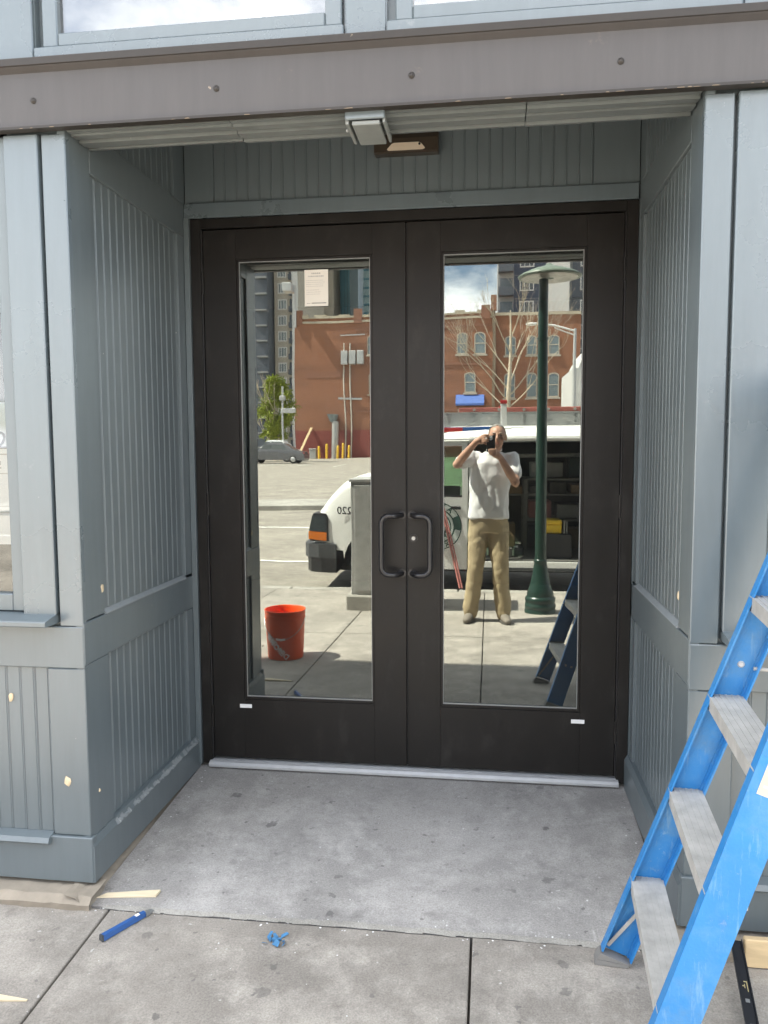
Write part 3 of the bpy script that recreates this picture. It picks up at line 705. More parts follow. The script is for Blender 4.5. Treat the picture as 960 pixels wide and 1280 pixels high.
# posters inside the shop window at the far left
pw = thing('window_poster', 'white poster with black lettering behind the left shop window', 'poster', (-1.42, FY+.05, 1.1))
obj('sheet', MB().box(-1.62, -1.255, FY+.050, FY+.052, 1.13, 1.62), 'paper_white', pw)
mb = text_mesh('2', .085); mb.xf(Matrix.Translation((-1.298, FY+.0492, 1.487)) @ Matrix.Rotation(R(90), 4, 'X')); obj('lettering', mb, 'ink', pw)
mb = MB().box(-1.61, -1.257, FY+.0490, FY+.0496, 1.440, 1.445).box(-1.61, -1.257, FY+.0490, FY+.0496, 1.375, 1.378).box(-1.61, -1.257, FY+.0490, FY+.0496, 1.262, 1.264).box(-1.61, -1.257, FY+.0490, FY+.0496, 1.24, 1.242)
mb.box(-1.325, -1.305, FY+.0490, FY+.0496, 1.405, 1.42); mb.box(-1.335, -1.305, FY+.0490, FY+.0496, 1.393, 1.399); obj('print', mb, 'ink_grey', pw)
random.seed(11)

# ------------------------------------------------------------------ blue stepladder
lad = thing('stepladder', 'blue fibreglass stepladder with worn metal treads standing beside the entry', 'stepladder', (.68, -1.43, -.108))
Ff = Vector((.698, -1.139, -.099)); Nn = Vector((.662, -1.728, -.118))
wd = (Nn-Ff); wd.z = 0; WID = wd.length; wd.normalize(); ld = Vector((-wd.y, wd.x, 0)); TH, TP = .3266, .052
rr_ = ld*math.sin(TH)+Vector((0,0,math.cos(TH))); dp = ld*math.cos(TH)-Vector((0,0,math.sin(TH)))   # along rail / through the rail's depth
def lp(side, u, d, o):   # side 0 far, 1 near; u along, d depth from front edge, o outward across
    b0 = (Ff, Nn)[side]; sg = (1, -1)[side]
    return b0+rr_*u+wd*(sg*TP*u)+dp*d-wd*(sg*o)
DEP, UL = .092, 1.86
def seg(mb, f, u0, u1, d0, d1, o0, o1):
    mb.hexa([f(u0,d0,o0), f(u0,d1,o0), f(u0,d1,o1), f(u0,d0,o1), f(u1,d0,o0), f(u1,d1,o0), f(u1,d1,o1), f(u1,d0,o1)])
for side in (0, 1):
    f = lambda u, d, o, s=side: lp(s, u, d, o)
    mb = MB(); seg(mb, f, .045, UL, 0, DEP, 0, .0045)
    seg(mb, f, .045, UL, 0, .005, -.030, -.0002); seg(mb, f, .045, UL, DEP-.005, DEP, -.030, -.0002)
    seg(mb, f, .045, UL, .005, .011, -.006, -.0002); seg(mb, f, .045, UL, DEP-.011, DEP-.005, -.006, -.0002)
    rail = obj('rail', mb, 'fibreglass_blue', lad)
    mb = MB(); z0 = (Ff, Nn)[side].z
    pts = [f(.040,-.003,.007), f(.040,DEP+.003,.007), f(.040,DEP+.003,-.034), f(.040,-.003,-.034)]
    lo = [Vector((q.x, q.y, z0+.001)) for q in [f(.012,-.010,.009), f(.0,DEP+.004,.009), f(.0,DEP+.004,-.036), f(.012,-.010,-.036)]]
    mid = [a.lerp(b, .3) for a, b in zip(lo, pts)]
    mb.hexa(lo+[q+Vector((0,0,.006)) for q in mid]); mb.hexa([q+Vector((0,0,.007)) for q in mid]+pts); obj('foot', mb, 'rubber', lad)
    mb = MB(); P4 = [f(.062,.010,-.008), f(.058,.020,-.008), f(.232,.072,-.012), f(.236,.062,-.012)]; mb.hexa(P4+[q-wd*((1,-1)[side]*-.003) for q in P4])
    obj('knee_brace', mb, 'worn_aluminium', rail)
    mb = MB()
    for u in ([.30+.3048*k for k in range(6)] if side == 0 else []):
        for d in (.03, .065):
            c = f(u-.014, d, .0046); mb.tube([c, c-wd*((1,-1)[side]*.003)], [.008, .005], 10)
    c = f(1.02, .05, -.0004); mb.tube([c, c+wd*((1,-1)[side]*.004)], [.010, .006], 12)
    obj('rivet', mb, 'aluminium', rail)
for k in range(6):
    u = .297+.3048*k
    mb = MB(); a, b_ = lp(0, u, 0, -.0006), lp(1, u, 0, -.0006); ax = (b_-a); Lh = ax.length; ax.normalize()
    up_ = Vector((0,0,1)); fw = ld
    def S(x, d, z): return a+ax*x+fw*(d)+up_*z
    dd = .088
    def sb(x0, x1, d0, d1, z0, z1): mb.hexa([S(x0,d0,z0),S(x1,d0,z0),S(x1,d1,z0),S(x0,d1,z0),S(x0,d0,z1),S(x1,d0,z1),S(x1,d1,z1),S(x0,d1,z1)])
    sb(0, Lh, .004, dd, -.004, 0)
    for q in range(5): sb(.002, Lh-.002, .012+q*.016, .017+q*.016, 0, .0018)
    sb(0, Lh, -.001, .0038, -.040, .0005); sb(0, Lh, dd+.0002, dd+.004, -.030, 0)
    obj('tread', mb, 'worn_aluminium', lad)
# top cap and the rear frame (right of the picture)
tA, tB = lp(0, UL, 0, .02), lp(1, UL, 0, .02); tm = (tA+tB)/2
mb = MB(); a = tA; ax = (tB-tA).normalized(); Lh = (tB-tA).length
P = [a+ld*d+ax*x+Vector((0,0,z)) for z in (-.03, .03) for d, x in ((-.02,0),(.24,0),(.24,Lh),(-.02,Lh))]; mb.hexa(P); obj('top_cap', mb, 'fibreglass_blue', lad)
for side in (0, 1):
    t0 = lp(side, UL-.03, .14, -.01); bt = t0+ld*.62; bt.z = zW(-bt.y)+.005
    sgn = (1, -1)[side]; bt = bt-wd*sgn*.055
    d_ = (bt-t0).normalized(); e = Vector((0,0,1)).cross(d_).cross(d_).normalized(); mb = MB()
    mb.hexa([t0-wd*.018-e*.02, t0+wd*.018-e*.02, t0+wd*.018+e*.02, t0-wd*.018+e*.02, bt-wd*.018-e*.02, bt+wd*.018-e*.02, bt+wd*.018+e*.02, bt-wd*.018+e*.02]); obj('rear_rail', mb, 'fibreglass_blue', lad)
    q = .55; mb = MB(); mb.tube([lp(side, UL*.55, .08, -.015), t0.lerp(bt, .46)], .006, 6); obj('spreader', mb, 'worn_aluminium', lad)
t0a, t0b = lp(0, UL-.03, .14, -.01), lp(1, UL-.03, .14, -.01)
for k in (.25, .55, .85):
    pa = t0a+ld*.62*k; pb = t0b+ld*.62*k; pa.z = t0a.z+(-.13-t0a.z)*k; pb.z = t0b.z+(-.13-t0b.z)*k; mb = MB(); mb.tube([pa-wd*.05*k, pb+wd*.05*k], .010, 8); obj('rear_bar', mb, 'worn_aluminium', lad)
mb = MB(); f = lambda u, d, o: lp(1, u, d, o); seg(mb, f, .862, 1.20, .020, .088, .0046, .0054); stk = obj('warning_sticker', mb, 'sticker', lad)
mb = MB(); random.seed(5)
for k in range(9): seg(mb, f, .880+k*.028, .886+k*.028, .028, .03+random.uniform(.02,.048), .0055, .0058)
obj('print', mb, 'ink_grey', stk)

# ------------------------------------------------------------------ small things on the pavement
def gz(x, y): return zW(-y)
mb = MB(); mb.hexa([(-.978,-1.040,-.0935),(-.772,-1.012,-.0915),(-.768,-.982,-.0895),(-.950,-1.012,-.0915),(-.976,-1.038,-.0905),(-.772,-1.012,-.0825),(-.768,-.982,-.0805),(-.950,-1.012,-.0875)])
solo('wood_shim', mb, 'pine_pale', 'thin pale wooden shim lying on the entry floor by the blue tool', 'wood shim', 'wooden shims on the ground')
mb = MB(); y = -1.522; z = gz(0, -1.52)+.001; mb.hexa([(-1.13,y-.03,z),(-.935,y-.004,z),(-.935,y+.002,z),(-1.13,y+.012,z),(-1.13,y-.03,z+.011),(-.935,y-.004,z+.003),(-.935,y+.002,z+.003),(-1.13,y+.012,z+.011)])
solo('wood_shim', mb, 'pine_pale', 'pointed pale wood sliver cut off by the left edge of the picture', 'wood shim', 'wooden shims on the ground')
# blue flat tool with a grey tip
bt = thing('scraper', 'blue hand tool with a grey metal tip lying across the pavement joint', 'hand tool', (-.80, -1.17, -.103))
a = Vector((-.848, -1.246, gz(0,-1.246)+.0135)); b_ = Vector((-.768, -1.112, gz(0,-1.112)+.0135)); d_ = (b_-a).normalized(); n_ = Vector((-d_.y, d_.x, 0))
mb = MB(); P = lambda t, w_, z: a+d_*t+n_*w_+Vector((0,0,z)); Lt = (b_-a).length
mb.hexa([P(0,-.010,-.0125),P(Lt,-.008,-.0125),P(Lt,.008,-.0125),P(0,.010,-.0125),P(0,-.008,.006),P(Lt,-.007,.004),P(Lt,.007,.004),P(0,.008,.006)]); obj('grip', mb, 'tool_blue', bt)
mb = MB(); mb.hexa([P(Lt+.0004,-.012,-.0125),P(Lt+.034,-.006,-.0115),P(Lt+.034,.010,-.0115),P(Lt+.0004,.012,-.0125),P(Lt+.0004,-.012,-.001),P(Lt+.034,-.006,-.008),P(Lt+.034,.010,-.008),P(Lt+.0004,.012,-.001)]); obj('blade', mb, 'rough_steel', bt)
mb = MB(); mb.hexa([P(-.006,-.0105,-.0125),P(-.0004,-.0105,-.0125),P(-.0004,.0105,-.0125),P(-.006,.0105,-.0125),P(-.006,-.0085,.0065),P(-.0004,-.0085,.0065),P(-.0004,.0085,.0065),P(-.006,.0085,.0065)]); obj('end_cap', mb, 'plastic_grey', bt)
mb = MB(); mb.hexa([P(Lt-.035,-.006,.0052),P(Lt-.02,-.006,.0050),P(Lt-.02,.006,.0050),P(Lt-.035,.006,.0052),P(Lt-.035,-.006,.0058),P(Lt-.02,-.006,.0056),P(Lt-.02,.006,.0056),P(Lt-.035,.006,.0058)]); obj('mark', mb, 'paper_white', bt)
# crumpled blue scrap
mb = MB(); random.seed(21)
for k in range(16):
    c = Vector((-.297+random.gauss(0,.013), -1.186+random.gauss(0,.011), -.101)); ang = random.uniform(0, 6.28); l = random.uniform(.012,.03); u = Vector((math.cos(ang), math.sin(ang), random.uniform(-.1,.5)))*l; v = Vector((-math.sin(ang), math.cos(ang), random.uniform(0,.9)))*random.uniform(.005,.012); c.z += .001
    q = [c, c+u, c+u*.9+v, c+v*1.2+u*.2]; q = [Vector((p.x,p.y,max(p.z,-.1015))) for p in q]
    mb.add(q+[p+Vector((0,0,.0012)) for p in q], [(0,1,2,3),(7,6,5,4),(0,4,5,1),(1,5,6,2),(2,6,7,3),(3,7,4,0)])
solo('plastic_scrap', mb, 'rag_blue', 'small crumpled scrap of blue film on the pavement', 'scrap')
# wood block, black bar on the right
mb = MB(); z = gz(0, -1.11)-.002; mb.box(1.132, 1.46, -1.135, -1.112, z+.004, z+.092, .003); solo('wood_block', mb, 'pine', 'pale wooden block standing against the wall base behind the ladder', 'wood block')
bar = thing('black_level', 'black metal bar with a yellow mark leaning on the wall base beside the wooden block', 'bar', (1.10, -1.3, -.11))
a = Vector((1.112, -1.112, -.030)); b_ = Vector((1.058, -1.50, gz(0,-1.50)+.003)); d_ = (b_-a); Lb = d_.length; d_.normalize(); n_ = d_.cross(Vector((0,0,1))).normalized(); u_ = n_.cross(d_)
def P(t, w_, z): return a+d_*t+n_*w_+u_*z
def bxp(mb, t0, t1, w0, w1, z0, z1): mb.hexa([P(t0,w0,z0),P(t1,w0,z0),P(t1,w1,z0),P(t0,w1,z0),P(t0,w0,z1),P(t1,w0,z1),P(t1,w1,z1),P(t0,w1,z1)])
mb = MB(); bxp(mb, 0, Lb, -.017, .017, 0, .004); bxp(mb, 0, Lb, -.017, -.014, .0042, .010); bxp(mb, 0, Lb, .014, .017, .0042, .010); obj('body', mb, 'black_bar', bar)
mb = MB(); bxp(mb, .150, .185, -.008, -.006, .0043, .0048); bxp(mb, .150, .153, -.0055, .001, .0043, .0048); bxp(mb, .160, .174, -.001, .001, .0043, .0048); bxp(mb, .165, .168, .0015, .006, .0043, .0048); obj('yellow_mark', mb, 'yellow_print', bar)
mb = MB()
for t_ in (.21, .29, .33): bxp(mb, t_, t_+.012, -.006, .005, .0043, .0052)
obj('scuff', mb, 'rough_steel', bar)
# crumbs and chips of paint and mortar
mb = MB(); random.seed(31)
for k in range(260):
    if random.random() < .45: x, y = random.uniform(-.95, .95), -1.08+random.gauss(0, .02)
    elif random.random() < .5: x, y = random.choice((-1, 1))*random.uniform(.90, .945), -random.uniform(.02, 1.0)
    else: x, y = random.uniform(-1.2, 1.1), -random.uniform(.1, 1.9)
    if y > -.08 or (y > -1.1 and abs(x) > .94): continue
    z = zW(-y)+.0002; s = random.choice((.0015,.002,.002,.003,.0045)); h = s*.6; a = random.uniform(0, 3)
    q = [(x+s*math.cos(a+t_)*random.uniform(.5,1.3), y+s*math.sin(a+t_)*random.uniform(.5,1.3)) for t_ in (0, 1.6, 3.1, 4.7)]
    mb.add([(p[0],p[1],z) for p in q]+[(x,y,z+h)], [(0,1,4),(1,2,4),(2,3,4),(3,0,4),(3,2,1,0)])
tag(obj('mortar_crumbs', mb, 'plaster_white'), kind='stuff')

# ------------------------------------------------------------------ things on the walk behind the camera (seen in the panes)
# bucket
bx_, by_ = -1.165, -2.205; bz = zW(2.205)
bk = thing('bucket', 'orange plastic bucket with a wire handle standing on the sunny pavement', 'bucket', (bx_, by_, bz))
prof = [(.001,.004),(.128,.004),(.1305,.0),(.133,.010),(.1475,.300),(.151,.305),(.1535,.312),(.150,.318),(.1485,.335),(.152,.338),(.153,.345),(.149,.348),(.149,.362),(.1545,.364),(.1555,.371),(.149,.373),(.146,.368),(.143,.30),(.127,.014),(.001,.012)]
mb = MB(); mb.lathe(prof, (bx_,by_,bz), 40, True, False); obj('body', mb, 'bucket_orange', bk)
mb = MB(); pts = []
for k in range(15):
    a = math.pi*k/14; pts.append((bx_+.153*math.cos(a), by_+.150*math.sin(a)*.72+.035*math.sin(a), bz+.315-.15*math.sin(a)))
mb.tube(pts, .0028, 6); obj('handle', mb, 'steel', bk)
g_ = MB(); c = Vector(pts[7]); g_.tube([Vector(pts[6]), Vector(pts[7]), Vector(pts[8])], .009, 10); obj('grip', g_, 'label_white', bk)
mb = MB()
for ln, (dx, dz) in zip(('THE', 'HOME', 'DEPOT'), ((0,.17),(0,.118),(0,.066))):
    t_ = text_mesh(ln, .058, .0006, .0015); t_.xf(Matrix.Rotation(R(42), 4, 'Z'))   # slanting print
    for v in t_.v:
        u, q = v[0]+dz*.62-.085, v[1]+dz*.72; z = q+.035; rad = .1335+.0145*z/.3+.0008+v[2]; ang = math.pi/2+.42+u/.14
        mb.v.append((bx_+rad*math.cos(ang), by_+rad*math.sin(ang), bz+z))
    o = len(mb.v)-len(t_.v)
    for fc in t_.f: mb.f.append([i+o for i in fc]); mb.m.append(0); mb.sm.append(False)
obj('lettering', mb, 'label_white', bk)

# lamp post with bell base and saucer shade
lx, ly = .868, -4.36; lz = zW(4.36)
lp_ = thing('lamp_post', 'dark green lamp post with a bell shaped base and a saucer shade', 'street lamp', (lx, ly, lz))
prof = [(.152,0),(.152,.022),(.146,.03),(.146,.05),(.151,.056),(.151,.085),(.143,.092),(.143,.115),(.149,.122),(.149,.15),(.136,.162),(.126,.178),(.131,.19),(.112,.24),(.092,.31),(.077,.39),(.066,.46),(.060,.50),(.064,.507),(.064,.522),(.057,.53)]
mb = MB(); mb.lathe(prof, (lx,ly,lz), 32); obj('base', mb, 'lamp_green', lp_)
mb = MB(); mb.tube([(lx,ly,lz+.53), (lx,ly,lz+1.4), (lx,ly,lz+2.4), (lx,ly,lz+3.25)], [.055,.053,.050,.046], 20); mb.tube([(lx,ly,lz+2.68),(lx,ly,lz+2.70)], .058, 20); obj('pole', mb, 'lamp_green', lp_)
mb = MB(); mb.lathe([(.045,3.262),(.10,3.285),(.20,3.278),(.285,3.262),(.302,3.266),(.304,3.276),(.27,3.30),(.16,3.345),(.05,3.375),(.02,3.40)], (lx+.05,ly,lz), 36); obj('shade', mb, 'lamp_pale', lp_)
mb = MB(); mb.lathe([(.05,3.257),(.12,3.279),(.21,3.272),(.270,3.259)], (lx+.05,ly,lz), 36, True, False); obj('reflector', mb, 'lamp_inside', lp_)

# utility cabinet on its concrete plinth
cb = thing('utility_cabinet', 'grey metal utility cabinet on a low concrete plinth beside the kerb', 'cabinet', (-.65, -4.55, zW(4.55)))
z = zW(4.4); mb = MB().box(-1.07, -.22, -4.90, -4.22, z-.05, z+.16, .015); obj('plinth', mb, 'curb_concrete', cb)
mb = MB().box(-1.02, -.27, -4.86, -4.27, z+.162, z+1.30, .006).box(-1.035, -.255, -4.875, -4.255, z+1.301, z+1.335, .006); obj('housing', mb, 'cabinet_grey', cb)
mb = MB().box(-.985, -.30, -4.268, -4.258, z+.20, z+1.27, .004); d_ = obj('door', mb, 'cabinet_grey', cb); mb = MB().box(-.37, -.345, -4.2575, -4.235, z+.68, z+.80, .004); obj('handle', mb, 'rough_steel', d_)

# ------------------------------------------------------------------ van
VZ = -.355
van = thing('van', 'white work van with its side door open and ladders on the roof', 'van', (1.0, -6.9, VZ))
YN, YF = -5.90, -7.86                         # near and far side
def ztop(x): return interp(x, [-1.82,-1.80,-1.74,-1.66,-1.58,-1.49,-1.37,-1.1,-.72], [.52,.60,.68,.775,.87,.97,1.06,1.14,1.22])
def zbot(x):
    dx = x+.97; a = .44
    return max(.02, VZ+.37+math.sqrt(a*a-dx*dx)+.02) if abs(dx) < a else (.19 if x < -.97 else -.03)
def ins(x): return interp(x, [-1.82,-1.75,-1.6,-1.3], [.20,.11,.04,0])
xsN = [-1.82,-1.80,-1.77,-1.72,-1.645,-1.60,-1.54,-1.46,-1.415,-1.408,-1.39,-1.35,-1.29,-1.22,-1.13,-1.0,-.9,-.82,-.745,-.72]
mb = MB(); rows = []
for x in xsN:
    zt, zb2, iy = ztop(x), min(zbot(x), ztop(x)-.05), ins(x); sh = .13
    n0, f0 = YN-iy, YF+iy
    row = [(x,n0-.006,zb2),(x,n0,zb2+(zt-sh-zb2)*.5),(x,n0-.010,zt-sh-.02),(x,n0-.035,zt-sh*.66),(x,n0-.10,zt-sh*.36),(x,n0-.30,zt-.02),(x,(n0+f0)/2,zt),(x,f0+.30,zt-.02),(x,f0+.10,zt-sh*.36),(x,f0+.035,zt-sh*.66),(x,f0+.010,zt-sh-.02),(x,f0,zb2+(zt-sh-zb2)*.5),(x,f0+.006,zb2)]
    rows.append(row)
nr = len(rows[0]); mb.add([p for r_ in rows for p in r_], [(i*nr+k, i*nr+k+1, (i+1)*nr+k+1, (i+1)*nr+k) for i in range(len(rows)-1) for k in range(nr-1)], True)
mb.add(rows[0], [list(range(nr))])
# windscreen frame, roof, sides
RS = [(YN-.012,1.52),(YN-.05,1.585),(YN-.16,1.66),(YN-.5,1.705),((YN+YF)/2,1.72),(YF+.5,1.705),(YF+.16,1.66),(YF+.05,1.585),(YF+.012,1.52)]
rws = [[(x, y, z+dz) for y, z in RS] for x, dz in ((-.28,-.055),(-.12,-.015),(.3,0),(1.5,0),(3.6,0),(3.78,-.03))]
n9 = len(RS); mb.add([p for r_ in rws for p in r_], [(i*n9+k, i*n9+k+1, (i+1)*n9+k+1, (i+1)*n9+k) for i in range(len(rws)-1) for k in range(n9-1)], True)
def side(y0, y1, near):
    mb.prism([(-.72,-.03),(.10,-.03),(.10,.86),(-.72,.86)], 'y', y0, y1) if not near else None
    mb.prism([(-.70,.862),(-.62,.862),(-.30,1.44),(-.30,1.515),(-.38,1.515),(-.78,1.05)], 'y', y0, y1)
    mb.prism([(.04,.862),(.125,.862),(.125,1.515),(.04,1.515)], 'y', y0, y1)
    mb.box(-.30, .04, y0, y1, 1.455, 1.515); mb.box(.1255, 3.78, y0, y1, 1.500, 1.56)
side(YN-.045, YN-.004, True); side(YF+.004, YF+.045, False)
mb.box(.128, 1.66, YN-.05, YN-.002, -.035, .065); mb.box(1.662, 3.78, YN-.045, YN-.004, -.03, 1.4995); mb.box(.126, 3.78, YF+.004, YF+.045, -.03, 1.4995); mb.box(3.74, 3.79, YF+.05, YN-.05, -.03, 1.54)
obj('body', mb, 'van_white', van)
mb = MB().box(.13, 3.72, YF+.06, YN-.06, .03, .075).box(.13, 3.72, YF+.046, YF+.06, .08, 1.49).box(.13, 3.72, YF+.06, YN-.06, 1.50, 1.515).box(3.72, 3.735, YF+.06, YN-.06, .03, 1.5).box(-.6, .12, YF+.06, YN-.08, .03, .06).box(-.72,-.70,YF+.06,YN-.08,.03,.85); obj('cargo_lining', mb, 'van_dark', van)
# front passenger door with window, emblem
mb = MB().prism([(-.70,-.028),(.095,-.028),(.095,.858),(-.70,.858)], 'y', YN-.045, YN-.001); vd = obj('door', mb, 'van_white', van)
mb = MB().prism([(-.66,.865),(.036,.865),(.036,1.45),(-.33,1.45)], 'y', YN-.030, YN-.024); obj('window', mb, 'van_glass', vd)
mb = MB().box(-.66, .038, YN-.020, YN-.0005, .846, .872); mb.box(-.10, .02, YN-.0005, YN+.012, .70, .735); obj('trim', mb, 'plastic_black', vd)
mb = MB().box(-.62, .0, YN-.38, YN-.32, .50, .96).box(-.60,-.02,YN-.7,YN-.32,.30,.42); obj('seat', mb, 'plastic_black', van)
ec = Vector((-.262, YN, .495)); ro, ri = .292, .205
def ring(mb, c, r0, r1, y, a0=0, a1=2*math.pi, n=48, th=.0012):
    vs = []
    for k in range(n+1):
        a = a0+(a1-a0)*k/n; vs += [(c.x+r0*math.cos(a), y, c.z+r0*math.sin(a)), (c.x+r1*math.cos(a), y, c.z+r1*math.sin(a))]
    mb.add(vs, [(2*k, 2*k+1, 2*k+3, 2*k+2) for k in range(n)])
mb = MB(); ring(mb, ec, .0, ro, YN+.0008); em = obj('emblem', mb, 'emblem_pale', vd)
mb = MB(); ring(mb, ec, ro-.012, ro, YN+.0014); ring(mb, ec, ri-.012, ri+.006, YN+.0014); ring(mb, ec, ri, ro, YN+.0014, R(-10), R(28), 12); ring(mb, ec, ri, ro, YN+.0014, R(150), R(195), 12)
ring(mb, ec, .10, .125, YN+.0014, R(-70), R(120), 20); ring(mb, ec, .15, .165, YN+.0014, R(-40), R(80), 16)
mb.add([(ec.x+x, YN+.0014, ec.z+z) for x, z in ((-.12,-.13),(.0,.12),(.05,.02),(.11,-.13))], [(0,1,2,3)])
for i, ch in enumerate('AXEN'):   # bent lettering on the ring, most of it hidden by the person and the door stile
    a = R(52+i*22); t_ = text_mesh(ch, .088, .0004, .003); t_.xf(Matrix.Translation((ec.x+(ri+.042)*math.cos(a), YN+.0018, ec.z+(ri+.042)*math.sin(a))) @ Matrix.Rotation(math.pi, 4, 'Z') @ Matrix.Rotation(R(90), 4, 'X') @ Matrix.Rotation(-(math.pi/2-a)*-1, 4, 'Z')); mb.add(t_.v, t_.f)
for i, ch in enumerate('XVA'):
    a = R(-62-i*22); t_ = text_mesh(ch, .07, .0004, .003); t_.xf(Matrix.Translation((ec.x+(ri+.042)*math.cos(a), YN+.0018, ec.z+(ri+.042)*math.sin(a))) @ Matrix.Rotation(math.pi, 4, 'Z') @ Matrix.Rotation(R(90), 4, 'X') @ Matrix.Rotation(-(a+math.pi/2), 4, 'Z')); mb.add(t_.v, t_.f)
obj('emblem_print', mb, 'emblem_green', em)
t_ = text_mesh('220', .125, .0006, .002); t_.xf(Matrix.Translation((-1.385, YN+.0035, .665)) @ Matrix.Rotation(math.pi, 4, 'Z') @ Matrix.Rotation(R(90), 4, 'X')); obj('fleet_number', t_, 'plastic_black', van)
# glazing
mb = MB().hexa([(-.76,YN-.16,1.06),(-.76,YF+.16,1.06),(-.74,YF+.16,1.06),(-.74,YN-.16,1.06),(-.30,YN-.16,1.60),(-.30,YF+.16,1.60),(-.28,YF+.16,1.60),(-.28,YN-.16,1.60)]); obj('windscreen', mb, 'van_glass', van)
mb = MB().prism([(-.66,.865),(.036,.865),(.036,1.45),(-.33,1.45)], 'y', YF+.024, YF+.030); obj('window', mb, 'van_glass', van)
# lamps, bumper, wheels
def lampset(s):
    yn = YN-.07 if s < 0 else YF+.07
    def pp(x, o): return yn-o if s < 0 else yn+o
    mb = MB(); q = [(-1.835,.30),(-1.60,.30),(-1.60,.58),(-1.63,.625),(-1.79,.63)]
    mb.prism(q, 'y', pp(0,-.045), pp(0,.22)); h = obj('headlight', mb, 'plastic_black', van)
    mb = MB().prism([(-1.842,.425),(-1.625,.415),(-1.63,.60),(-1.80,.605)], 'y', pp(0,-.050), pp(0,.20)); obj('lens', mb, 'headlight', h)
    mb = MB().prism([(-1.850,.325),(-1.622,.305),(-1.622,.405),(-1.846,.418)], 'y', pp(0,-.053), pp(0,.21)); obj('turn_signal', mb, 'amber', h)
lampset(-1); lampset(1)
mb = MB(); pr_ = [(-1.50,YN+.01),(-1.72,YN+.005),(-1.86,YN-.06),(-1.93,YN-.20),(-1.95,YN-.5),(-1.95,YF+.5),(-1.93,YF+.20),(-1.86,YF+.06),(-1.72,YF-.005),(-1.50,YF-.01),(-1.50,YF+.1),(-1.50,YN-.1)]
mb.prism(pr_, 'z', .09, .265); bp = obj('bumper', mb, 'plastic_grey', van)
mb = MB(); mb.prism([(x*1+.03 if x < -1.6 else x, y) for x, y in pr_], 'z', -.09, .0895); obj('air_dam', mb, 'plastic_black', bp)
mb = MB().box(-1.83, -1.80, YF+.35, YN-.35, .30, .60, .01)
for k in range(3): mb.box(-1.838, -1.831, YF+.36, YN-.36, .34+.08*k, .37+.08*k)
obj('grille', mb, 'plastic_grey', van)
for x in (-.97, 2.55):
    for y in (YN-.14, YF+.14):
        s = 1 if y > -6.9 else -1; mb = MB(); mb.lathe([(.20,-.11),(.345,-.115),(.37,-.09),(.37,.09),(.345,.115),(.20,.11)], (0,0,0), 32, True, True); mb.xf(Matrix.Translation((x, y, VZ+.372)) @ Matrix.Rotation(R(90), 4, 'X')); wh = obj('wheel', mb, 'tyre', van)
        mb = MB(); mb.lathe([(.205,0),(.20,.02),(.15,.01),(.06,.04),(.02,.045)], (0,0,0), 20); mb.xf(Matrix.Translation((x, y+s*.105, VZ+.372)) @ Matrix.Rotation(R(-90*s), 4, 'X')); obj('rim', mb, 'cabinet_grey', wh)
mb = MB().box(-1.75, 3.7, YF+.15, YN-.3, -.10, -.035); obj('underbody', mb, 'plastic_black', van)
# shelf rack inside
mb = MB()
for x in (.80, 1.95, 3.0):
    for y in (-7.0, -7.72): mb.box(x, x+.05, y, y+.05, .08, 1.02)
for z, x0 in ((.47,.8),(.80,-.0+.3),(1.0,.8)): mb.box(x0, 3.05, -7.75, -6.95, z, z+.022)
obj('shelf_rack', mb, 'shelf_grey', van)
mb = MB().box(.30, .78, -7.6, -6.97, .825, .92, .004); obj('drawer', mb, 'shelf_wood', van)
# belt line, door track and shut lines, drip rail, dirt guard
obj('door_track', MB().box(1.67, 3.70, YN-.004, YN+.006, .80, .84, .002), 'plastic_black', van)
obj('drip_rail', MB().box(-.30, 3.78, YN-.01, YN+.012, 1.522, 1.545, .004), 'van_white', van)
for x in (.112, 1.664): obj('shut_line', MB().box(x-.004, x+.004, YN-.003, YN+.0012, -.02, 1.50), 'plastic_black', van)
obj('sill_guard', MB().box(.13, 1.655, YN-.002, YN+.004, -.033, .0, .002), 'plastic_grey', van)
obj('mirror', MB().box(-.74, -.60, YN+.06, YN+.26, .92, 1.16, .03), 'plastic_black', van)
# roof rack
mb = MB()
for x in (.52, 2.9):
    for y in (YN-.20, YF+.20):
        mb.box(x-.035, x+.035, y-.035, y+.035, 1.60, 1.955, .004); mb.box(x-.10, x+.10, y-.06, y+.06, 1.60, 1.68, .02)
    mb.box(x-.025, x+.025, YF+.2, YN-.2, 1.655, 1.695)
rk = obj('roof_rack', mb, 'van_white', van)
mb = MB()
for x in (.52, 2.9):
    for y in (YN-.20, YF+.20): mb.box(x-.04, x+.04, y-.04, y+.04, 1.956, 2.00, .006)
obj('end_cap', mb, 'rack_red', rk)
